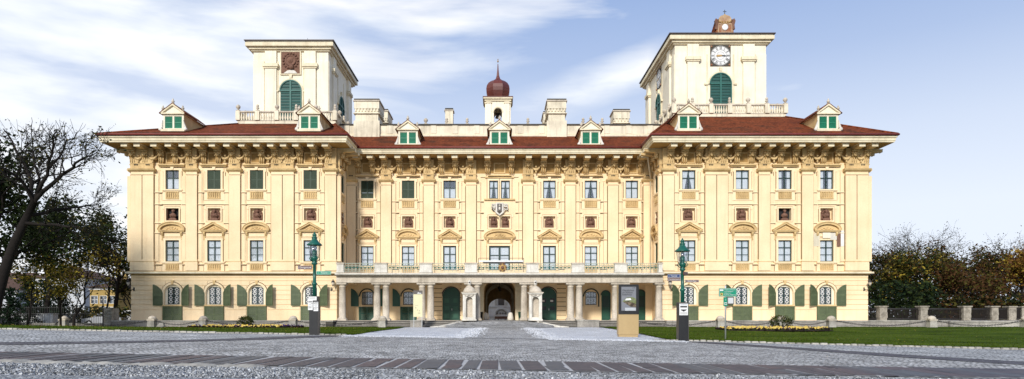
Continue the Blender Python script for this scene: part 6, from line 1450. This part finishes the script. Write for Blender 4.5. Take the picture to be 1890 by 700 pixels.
auto_tree('thin_tree', 'thin yellow leaved autumn tree in front of the white house', 48, 55, 5.6, .10, 23, 2.4, 9, .30, .13, ['leaf_yellow', 'leaf_olive', 'leaf_olive', 'leaf_green'], TG, 3, lean=.8, fork=.45, nl=7)
auto_tree('thin_tree', 'slender multi branched tree with yellow leaves by the railing', 136, 58, 6.6, .12, 24, 2.6, 5, .28, .12, ['leaf_yellow', 'leaf_olive', 'leaf_yellow', 'leaf_brown'], TG, 3, lean=1.0, fork=.2, nl=8, z0=-.2, maxpx=215)
auto_tree('thin_tree', 'small yellow autumn tree close to the ochre house', 112, 59, 5.4, .11, 25, 2.4, 9, .30, .13, ['leaf_yellow', 'leaf_yellow', 'leaf_olive'], TG, 3, fork=.3, nl=8, z0=-.2)
auto_tree('thin_tree', 'slim bare tree at the right end of the railing', 196, 64, 8.2, .12, 26, 2.4, 1.2, .25, .10, ['leaf_olive', 'leaf_brown'], TG, 3, fork=.45, nl=7, z0=-.2, lean=.2, maxpx=226)
auto_tree('broad_tree', 'dark broadleaf tree with mixed green leaves against the left wing', 216, 76, 11.0, .28, 27, 4.6, 16, .45, .19, ['leaf_dark', 'leaf_dark', 'leaf_green', 'leaf_olive'], TG, 3, kids=(4, 5), fork=.45, nl=10, z0=-.2, keep=lambda p: p[2] > 3.6)
auto_tree('broad_tree', 'low dark leafy tree beside the corner of the left wing', 244, 80, 6.5, .2, 28, 3.2, 13, .4, .18, ['leaf_dark', 'leaf_green', 'leaf_olive'], TG, 3, fork=.2, nl=8, z0=-.2)
def conifer(px, D, h, w, seed, label, z0=0):
    r = random.Random(seed); X = ux(px, D); e = empty('evergreen_tree', label, 'tree', (X, D, z0), 0, TG); m = MB(); m.tube([(0, 0, -.1), (0, 0, h * .5), (.1, 0, h)], [.2, .12, .02], 'bark', 7); l = MB(); n = int(h / .35)
    for i in range(n):
        z = h * (.08 + .92 * i / n); q = w * (1 - i / n) ** .8 + .15
        for j in range(7):
            a = r.uniform(0, 2 * PI); k = q * r.uniform(.6, 1.1); p = Vector((math.cos(a) * k, math.sin(a) * k, z - k * .25)); m.tube([(0, 0, z), p], [.03, .01], 'bark', 3)
            leaf_cloud(l, [tuple(Vector((0, 0, z)).lerp(p, f)) for f in (.35, .55, .75, .9, 1.0)], 5, .16, .13, ['needle'], r, .6)
    obj('trunk', m, e, recalc=False); obj('crown', l, e, recalc=False)
conifer(52, 66, 5.2, 2.2, 31, 'dark bushy evergreen behind the white cabinets', -.2); conifer(108, 72, 4.6, 2.4, 32, 'dark bushy evergreen left of the yellow tree', -.2); conifer(82, 78, 5.6, 2.8, 33, 'dark evergreen in front of the white house', -.2); conifer(16, 62, 4.0, 2.0, 34, 'low dark evergreen beside the leaning trunk', -.2)
def hedge(px0, px1, D, h, dep, seed, label, mats, z0=0, per=8):
    r = random.Random(seed); x0, x1 = ux(px0, D), ux(px1, D); e = empty('hedge', label, 'hedge', ((x0 + x1) / 2, D, z0)); w = (x1 - x0) / 2; l = MB(); st = MB(); pts = []
    for i in range(int(w * 2 * 1.2)): x = r.uniform(-w, w); st.tube([(x, 0, -.1), (x + r.uniform(-.3, .3), r.uniform(-.3, .3), h * .8)], [.05, .01], 'bark', 4)
    for i in range(int(w * 2 * h * 16)): pts.append((r.uniform(-w, w), r.uniform(-dep, dep), h * r.random() ** .9 * (1 + .25 * noise.noise(Vector((i * .01, seed, 0))))))
    leaf_cloud(l, pts, per, .22, .2, mats, r); st.tube([(-w, 0, .02), (w, 0, .02)], .04, 'bark', 4); obj('stem', st, e, recalc=False); obj('crown', l, e, recalc=False)
hedge(140, 236, 72, 1.5, .8, 41, 'clipped green hedge on the bank behind the parked cars', ['leaf_green', 'leaf_olive', 'leaf_dark'], .35)
hedge(-30, 130, 84, 2.2, 1.2, 42, 'tall dark hedge in the shade under the left trees', ['leaf_dark', 'needle'], -.3, 7)
# right hand trees
TR_ = 'autumn trees behind the pillared fence'
auto_tree('bare_tree', 'dark bare crowned tree rising highest behind the fence', 1692, 88, 8.2, .3, 51, 5.2, 1.1, .25, .09, ['leaf_brown', 'leaf_dark', 'leaf_olive'], TR_, 4, z0=.6, kids=(4, 6), fork=.4, nl=12, up=0)
auto_tree('autumn_tree', 'olive and yellow leaved tree behind the second fence bay', 1685, 80, 5.2, .22, 52, 3.8, 20, 0.46, 0.17, ['leaf_olive', 'leaf_olive', 'leaf_olive', 'leaf_yellow', 'leaf_brown', 'leaf_green', 'leaf_dark'], TR_, 3, z0=.6, kids=(4, 5), fork=.2, nl=10)
auto_tree('autumn_tree', 'brown leaved tree with thin crown right of the middle', 1772, 84, 5.6, .22, 53, 4.0, 14, 0.46, 0.17, ['leaf_brown', 'leaf_brown', 'leaf_olive', 'leaf_dark'], TR_, 3, z0=.6, kids=(4, 5), fork=.2, nl=10)
auto_tree('autumn_tree', 'orange autumn tree at the right picture edge', 1905, 80, 6.4, .25, 54, 3.4, 20, 0.46, 0.17, ['leaf_orange', 'leaf_orange', 'leaf_yellow', 'leaf_brown'], TR_, 3, z0=.6, kids=(4, 5), fork=.25, nl=10)
auto_tree('bare_tree', 'tall bare tree behind the orange tree at right', 1885, 92, 8.0, .3, 55, 4.4, 1.2, .25, .10, ['leaf_brown', 'leaf_dark'], TR_, 4, z0=.6, kids=(4, 5), fork=.4, nl=8, up=.02)
auto_tree('autumn_tree', 'low golden brown tree between the fence pillars', 1768, 76, 4.3, .16, 56, 2.8, 16, 0.40, 0.18, ['leaf_olive', 'leaf_brown', 'leaf_brown'], TR_, 3, z0=.6, fork=.15, nl=9)
auto_tree('autumn_tree', 'russet tinted tree just beside the right palace wall', 1625, 86, 6.6, .2, 57, 3.6, 18, 0.46, 0.17, ['leaf_brown', 'leaf_olive', 'leaf_dark', 'leaf_dark'], TR_, 3, z0=.6, fork=.3, nl=9)
auto_tree('autumn_tree', 'dull green and brown tree behind the far right pillars', 1830, 86, 6.4, .2, 58, 3.8, 18, 0.46, 0.17, ['leaf_dark', 'leaf_brown', 'leaf_olive'], TR_, 3, z0=.6, fork=.2, nl=10)
hedge(1600, 1730, 71.5, 3.9, 1.4, 43, 'tall dark evergreen hedge beside the right palace corner', ['leaf_dark', 'needle', 'leaf_dark', 'leaf_green'], .6, 7)
hedge(1730, 1960, 73, 2.6, 1.4, 44, 'dark leafy hedge along the right part of the fence', ['leaf_dark', 'leaf_dark', 'leaf_brown', 'leaf_olive'], .6, 7)
hedge(1590, 1980, 96, 4.6, 2, 45, 'deep shaded far hedge behind the autumn trees', ['leaf_dark', 'leaf_brown'], .6, 6)

# ================================================================== HOUSES, CARS, CABINETS AT THE LEFT
def house(name, label, px0, px1, D, z0, ze, zr_, k, rows, dep=10, hip=True, door=None):
    x0, x1 = ux(px0, D), ux(px1, D); xm = (x0 + x1) / 2; w = (x1 - x0) / 2; e = empty(name, label, 'house', (xm, D, z0)); H = ze - z0
    holes = []; 
    for z, h, n, ww in rows:
        for i in range(n): x = -w + 2 * w * (i + .5) / n; holes.append((x - ww / 2, x + ww / 2, z, z + h))
    m = MB(); m.holed(rect(-w, w, 0, H), [rect(*q) for q in holes], 0, .2, k)
    for s in (-1, 1): m.add([(s * w, 0, 0), (s * w, dep, 0), (s * w, dep, H), (s * w, 0, H)], [(0, 1, 2, 3)], k)
    m.add([(-w, dep, 0), (w, dep, 0), (w, dep, H), (-w, dep, H)], [(0, 1, 2, 3)], k); m.box(-w - .12, w + .12, -.12, .02, H - .3, H - .02, 'white'); obj('wall', m, e)
    for q in holes:
        f = MB(); a, b_, c, d = q; f.ring(rect(a - .05, b_ + .05, c - .05, d + .05), rect(a, b_, c, d), -.04, .02, 'white', closed=True); f.box((a + b_) / 2 - .03, (a + b_) / 2 + .03, .10, .14, c, d, 'white'); f.box(a, b_, .10, .14, (c + d) / 2 - .03, (c + d) / 2 + .03, 'white'); o = obj('window', f, e); obj('pane', MB().box(a + .002, b_ - .002, .16, .19, c + .002, d - .002, 'darkroom').box(a, b_, .145, .155, c, d, 'glass'), o)
    r = MB(); o_ = .5; zz = zr_ - z0; i_ = dep * .4 if hip else 0
    r.add([(-w - o_, -o_, H), (w + o_, -o_, H), (w + o_, dep + o_, H), (-w - o_, dep + o_, H), (-w + i_, dep / 2, zz), (w - i_, dep / 2, zz)], [(0, 1, 5, 4), (2, 3, 4, 5), (1, 2, 5), (3, 0, 4), (0, 3, 2, 1)], 'house_roof'); rf = obj('roof', r, e)
    obj('chimney', MB().box(w * .3 - .3, w * .3 + .3, dep / 2 - .3, dep / 2 + .3, zz - 1, zz + 1, k).box(w * .3 - .36, w * .3 + .36, dep / 2 - .36, dep / 2 + .36, zz + 1.003, zz + 1.15, 'step_stone'), rf)
    if door: a, b_, h = door; d_ = obj('door', MB().box(a, b_, -.03, .02, 0, h, 'bark').ring(rect(a - .1, b_ + .1, 0, h + .1), rect(a - .003, b_ + .003, 0, h + .003), -.06, .02, 'white'), e); obj('handle', MB().box(b_ - .2, b_ - .12, -.08, -.03, 1.0, 1.1, 'steel'), d_)
house('house', 'ochre yellow two storey house beyond the railing at left', 166, 216, 95, .2, uz(531, 95), uz(511, 95), 'house_yellow', [(2.0, 1.0, 3, .8), (uz(556, 95) - .2 - .3, 1.0, 3, .9)][1:] + [(.9, 1.2, 1, .9)], 9, True, (.6, 1.5, 2.0))
house('house', 'long white house with dark roof behind the left trees', 60, 156, 104, .2, uz(513, 104), uz(488, 104), 'house_white', [(1.2, 1.3, 4, .9), (3.8, 1.3, 4, .9)], 10, True, (2.4, 3.3, 2.1))
house('house', 'grey gabled house at the far left behind the trees', -40, 30, 110, .2, uz(535, 110), uz(500, 110), 'house_white', [(1.5, 1.2, 3, .9)], 10, False)
house('house', 'small pale house with white gable right of the ochre house', 217, 240, 116, .2, uz(540, 116), uz(520, 116), 'house_white', [(1.5, 1.2, 1, .9)], 9, False)
def car(px, D, z0, rz, k, label, van=False):
    e = empty('parked_car', label, 'car', (ux(px, D), D, z0), rz, 'cars parked behind the railing'); hw = .84; H = 1.42 if not van else 1.72
    low = [(-2.1, .35), (-2.12, .62), (-1.95, .80), (-1.0, .92), (1.5, .95), (2.05, .88), (2.1, .5), (2.05, .3), (1.72, .3), (1.62, .56), (1.35, .66), (1.08, .56), (.98, .3), (-.95, .3), (-1.05, .56), (-1.32, .66), (-1.6, .56), (-1.7, .3)] if not van else [(-2.3, .35), (-2.32, .8), (-2.1, 1.0), (-1.5, 1.08), (2.1, 1.08), (2.2, .5), (2.15, .3), (1.85, .3), (1.75, .58), (1.45, .68), (1.15, .58), (1.05, .3), (-1.05, .3), (-1.15, .58), (-1.45, .68), (-1.75, .58), (-1.85, .3)]
    b = MB(); b.prism(low, -hw, hw, k)
    zt = .94 if not van else 1.083
    ca = (-1.0, 1.7, -.80, .80) if not van else (-1.55, 2.1, -.80, .80); cb = (-.3, 1.1, -.62, .62) if not van else (-.8, 2.0, -.66, .66)
    b.frust(ca, zt, cb, H, k); obj('body', b, e)
    g = MB()
    def lerp3(p, q, t): return tuple(p[i] + (q[i] - p[i]) * t for i in range(3))
    def quad(p0, p1, p2, p3, n):
        c = [lerp3(p0, p1, .07), lerp3(p1, p0, .07), lerp3(p2, p3, .07), lerp3(p3, p2, .07)]; f = [lerp3(c[0], c[3], .12), lerp3(c[1], c[2], .12), lerp3(c[2], c[1], .12), lerp3(c[3], c[0], .12)]; g.add([tuple(v[i] + n[i] * .012 for i in range(3)) for v in f], [(0, 1, 2, 3)], 'black')
    for s in (-1, 1):
        xm0, xm1 = lerp(ca[0], ca[1], .5), lerp(cb[0], cb[1], .5)
        quad((ca[0], s * .8, zt), (xm0, s * .8, zt), (xm1, s * cb[3], H), (cb[0], s * cb[3], H), (0, s, .2)); quad((xm0, s * .8, zt), (ca[1], s * .8, zt), (cb[1], s * cb[3], H), (xm1, s * cb[3], H), (0, s, .2))
    quad((ca[0], -.8, zt), (ca[0], .8, zt), (cb[0], cb[3], H), (cb[0], -cb[3], H), (-1, 0, .6)); quad((ca[1], -.8, zt), (ca[1], .8, zt), (cb[1], cb[3], H), (cb[1], -cb[3], H), (1, 0, .6)); obj('windows', g, e)
    for x in ((-1.32, 1.35) if not van else (-1.45, 1.45)):
        for s in (-1, 1):
            T = Matrix.Translation((x, s * .75, .31)) @ Matrix.Rotation(PI / 2, 4, 'X'); w = obj('wheel', MB().lathe([(.2, -.1), (.31, -.09), (.32, 0), (.31, .09), (.2, .1)], (0, 0, 0), 'tyre', 16, T=T), e); obj('rim', MB().lathe([(.19, -.105), (.19, .105)], (0, 0, 0), 'steel', 12, T=T), w)
    for s in (-1, 1): obj('headlight', MB().box(-2.14 if not van else -2.34, -2.0, s * .6 - .15, s * .6 + .15, .66, .78, 'white'), e); obj('taillight', MB().box(2.0, 2.13 if not van else 2.22, s * .65 - .1, s * .65 + .1, .68, .85, 'terracotta'), e)
car(196, 72, -.05, 0, 'car_silver', 'silver car parked behind the railing, nearest the hedge'); car(226, 73, -.1, .1, 'car_white', 'white van parked beside the corner of the left wing', True); car(128, 75, -.1, .2, 'car_white', 'white car half hidden behind the domed bollard'); car(20, 70, -.05, .25, 'car_dark', 'dark car parked under the leaning tree'); car(98, 74, -.1, -.1, 'car_dark', 'dark car behind the white cabinets')
for px, w, lab in ((53, 1.5, 'pale slatted cabinet behind the railing, left one of two'), (78, 2.0, 'pale slatted cabinet behind the railing, right one of two')):
    X = ux(px, 66); e = empty('utility_cabinet', lab, 'cabinet', (X, 66, -.1), 0, 'pale cabinets behind the railing'); m = MB(); m.box(-w / 2, w / 2, 0, .8, 0, 1.3, 'house_white'); obj('body', m, e); g = MB()
    for i in range(int(w / .2)): x = -w / 2 + .1 + i * .2; g.box(x - .07, x + .07, -.03, -.002, .08, 1.22, 'white')
    obj('door', g, e); obj('top', MB().box(-w / 2 - .05, w / 2 + .05, -.06, .85, 1.303, 1.38, 'white'), e)

# ================================================================== SKY, SUN, CAMERA
SUN = Vector((-.24, -.92, .50)).normalized(); el = math.asin(SUN.z); az = math.atan2(SUN.x, SUN.y)
w = bpy.data.worlds.new('World'); scene.world = w; w.use_nodes = True; nt = w.node_tree; bg = nt.nodes['Background']
STR = .10
sky = N(nt, 'ShaderNodeTexSky', sky_type='NISHITA'); sky.sun_disc = False; sky.sun_elevation = el; sky.sun_rotation = az; sky.air_density = 1.1; sky.dust_density = 1.0; sky.ozone_density = 1.5
tc = N(nt, 'ShaderNodeTexCoord')
def vmath(op, a, b_=None):
    n = N(nt, 'ShaderNodeVectorMath', operation=op)
    for i, v in enumerate((a, b_)):
        if v is None: continue
        if hasattr(v, 'is_linked'): nt.links.new(v, n.inputs[i])
        else: n.inputs[i].default_value = v
    return n
def smath(op, a, b_=None, clamp=False):
    n = N(nt, 'ShaderNodeMath', operation=op, use_clamp=clamp)
    for i, v in enumerate((a, b_)):
        if v is None: continue
        if hasattr(v, 'is_linked'): nt.links.new(v, n.inputs[i])
        else: n.inputs[i].default_value = v
    return n.outputs[0]
dirv = vmath('NORMALIZE', tc.outputs['Generated']).outputs[0]
sep = N(nt, 'ShaderNodeSeparateXYZ'); nt.links.new(dirv, sep.inputs[0])
mp = N(nt, 'ShaderNodeMapping'); mp.inputs['Rotation'].default_value = (0, math.radians(-12), 0); mp.inputs['Scale'].default_value = (1.0, 1.0, 4.2); mp.inputs['Location'].default_value = (3.1, .4, .7); nt.links.new(dirv, mp.inputs[0])
n1 = N(nt, 'ShaderNodeTexNoise'); n1.inputs['Scale'].default_value = 2.7; n1.inputs['Detail'].default_value = 7; n1.inputs['Roughness'].default_value = .52; n1.inputs['Distortion'].default_value = .5; nt.links.new(mp.outputs[0], n1.inputs['Vector'])
# more cloud towards the west (left), thin haze towards the horizon
west = smath('MULTIPLY', sep.outputs['X'], -.46); cov = smath('ADD', n1.outputs[0], west)
cl = ramp(nt, cov, [(.54, 0.), (.64, .55), (.76, 1.)])
d1 = Vector((-.02, 1, .285)).normalized(); d2 = Vector((.235, 1, .372)).normalized(); nn = d1.cross(d2).normalized()
off = smath('ABSOLUTE', smath('ADD', vmath('DOT_PRODUCT', dirv, tuple(nn)).outputs['Value'], smath('MULTIPLY', smath('SUBTRACT', n1.outputs[0], .5), .05)))
st = smath('SUBTRACT', 1.0, smath('DIVIDE', off, .034), True); rng = ramp(nt, smath('ADD', smath('MULTIPLY', sep.outputs['X'], 2), .5), [(.42, 0.), (.62, 1.), (.9, .9), (.97, 0.)])
streak = smath('MULTIPLY', smath('MULTIPLY', st, rng.outputs[0]), 1.25, True)
cloud = smath('MAXIMUM', cl.outputs[0], streak)
hz = ramp(nt, sep.outputs['Z'], [(.0, 1.), (.14, .92), (.24, .66), (.34, .30), (.45, .06)])
c0 = mixc(nt, .75, sky.outputs[0], (2.9, 4.5, 8.3))
c1 = mixc(nt, hz.outputs[0], c0, (8.8, 9.5, 10.6))
n5 = N(nt, 'ShaderNodeTexNoise'); n5.inputs['Scale'].default_value = 4.2; n5.inputs['Detail'].default_value = 5; nt.links.new(mp.outputs[0], n5.inputs['Vector'])
shade = ramp(nt, n5.outputs[0], [(.34, (.62, .70, .86)), (.47, (.88, .92, .97)), (.56, (1., 1., 1.))])
c2 = mixc(nt, cloud, c1, mixc(nt, 1., shade.outputs[0], (10.6, 10.7, 10.9), 'MULTIPLY'))
nt.links.new(c2, bg.inputs[0]); bg.inputs[1].default_value = STR
sd = bpy.data.lights.new('sun', 'SUN'); sd.energy = 3.7; sd.angle = math.radians(8); sd.color = (1, .965, .90); so = bpy.data.objects.new('sun', sd); COL.objects.link(so); so.location = SUN * 100; so.rotation_euler = (-SUN).to_track_quat('-Z', 'Y').to_euler()
cd = bpy.data.cameras.new('camera'); cam = bpy.data.objects.new('camera', cd); COL.objects.link(cam); cam.location = (0, 0, EYE); cam.rotation_euler = (PI / 2, 0, 0)
cd.sensor_width = 36; cd.lens = 36 * F / 1890; cd.shift_x = (945 - CX) / 1890; cd.shift_y = (HY - 350) / 1890; cd.clip_end = 3000; cd.clip_start = .1
scene.camera = cam
scene.view_settings.view_transform = 'Standard'; scene.view_settings.look = 'None'; scene.view_settings.exposure = 0; scene.view_settings.gamma = 1
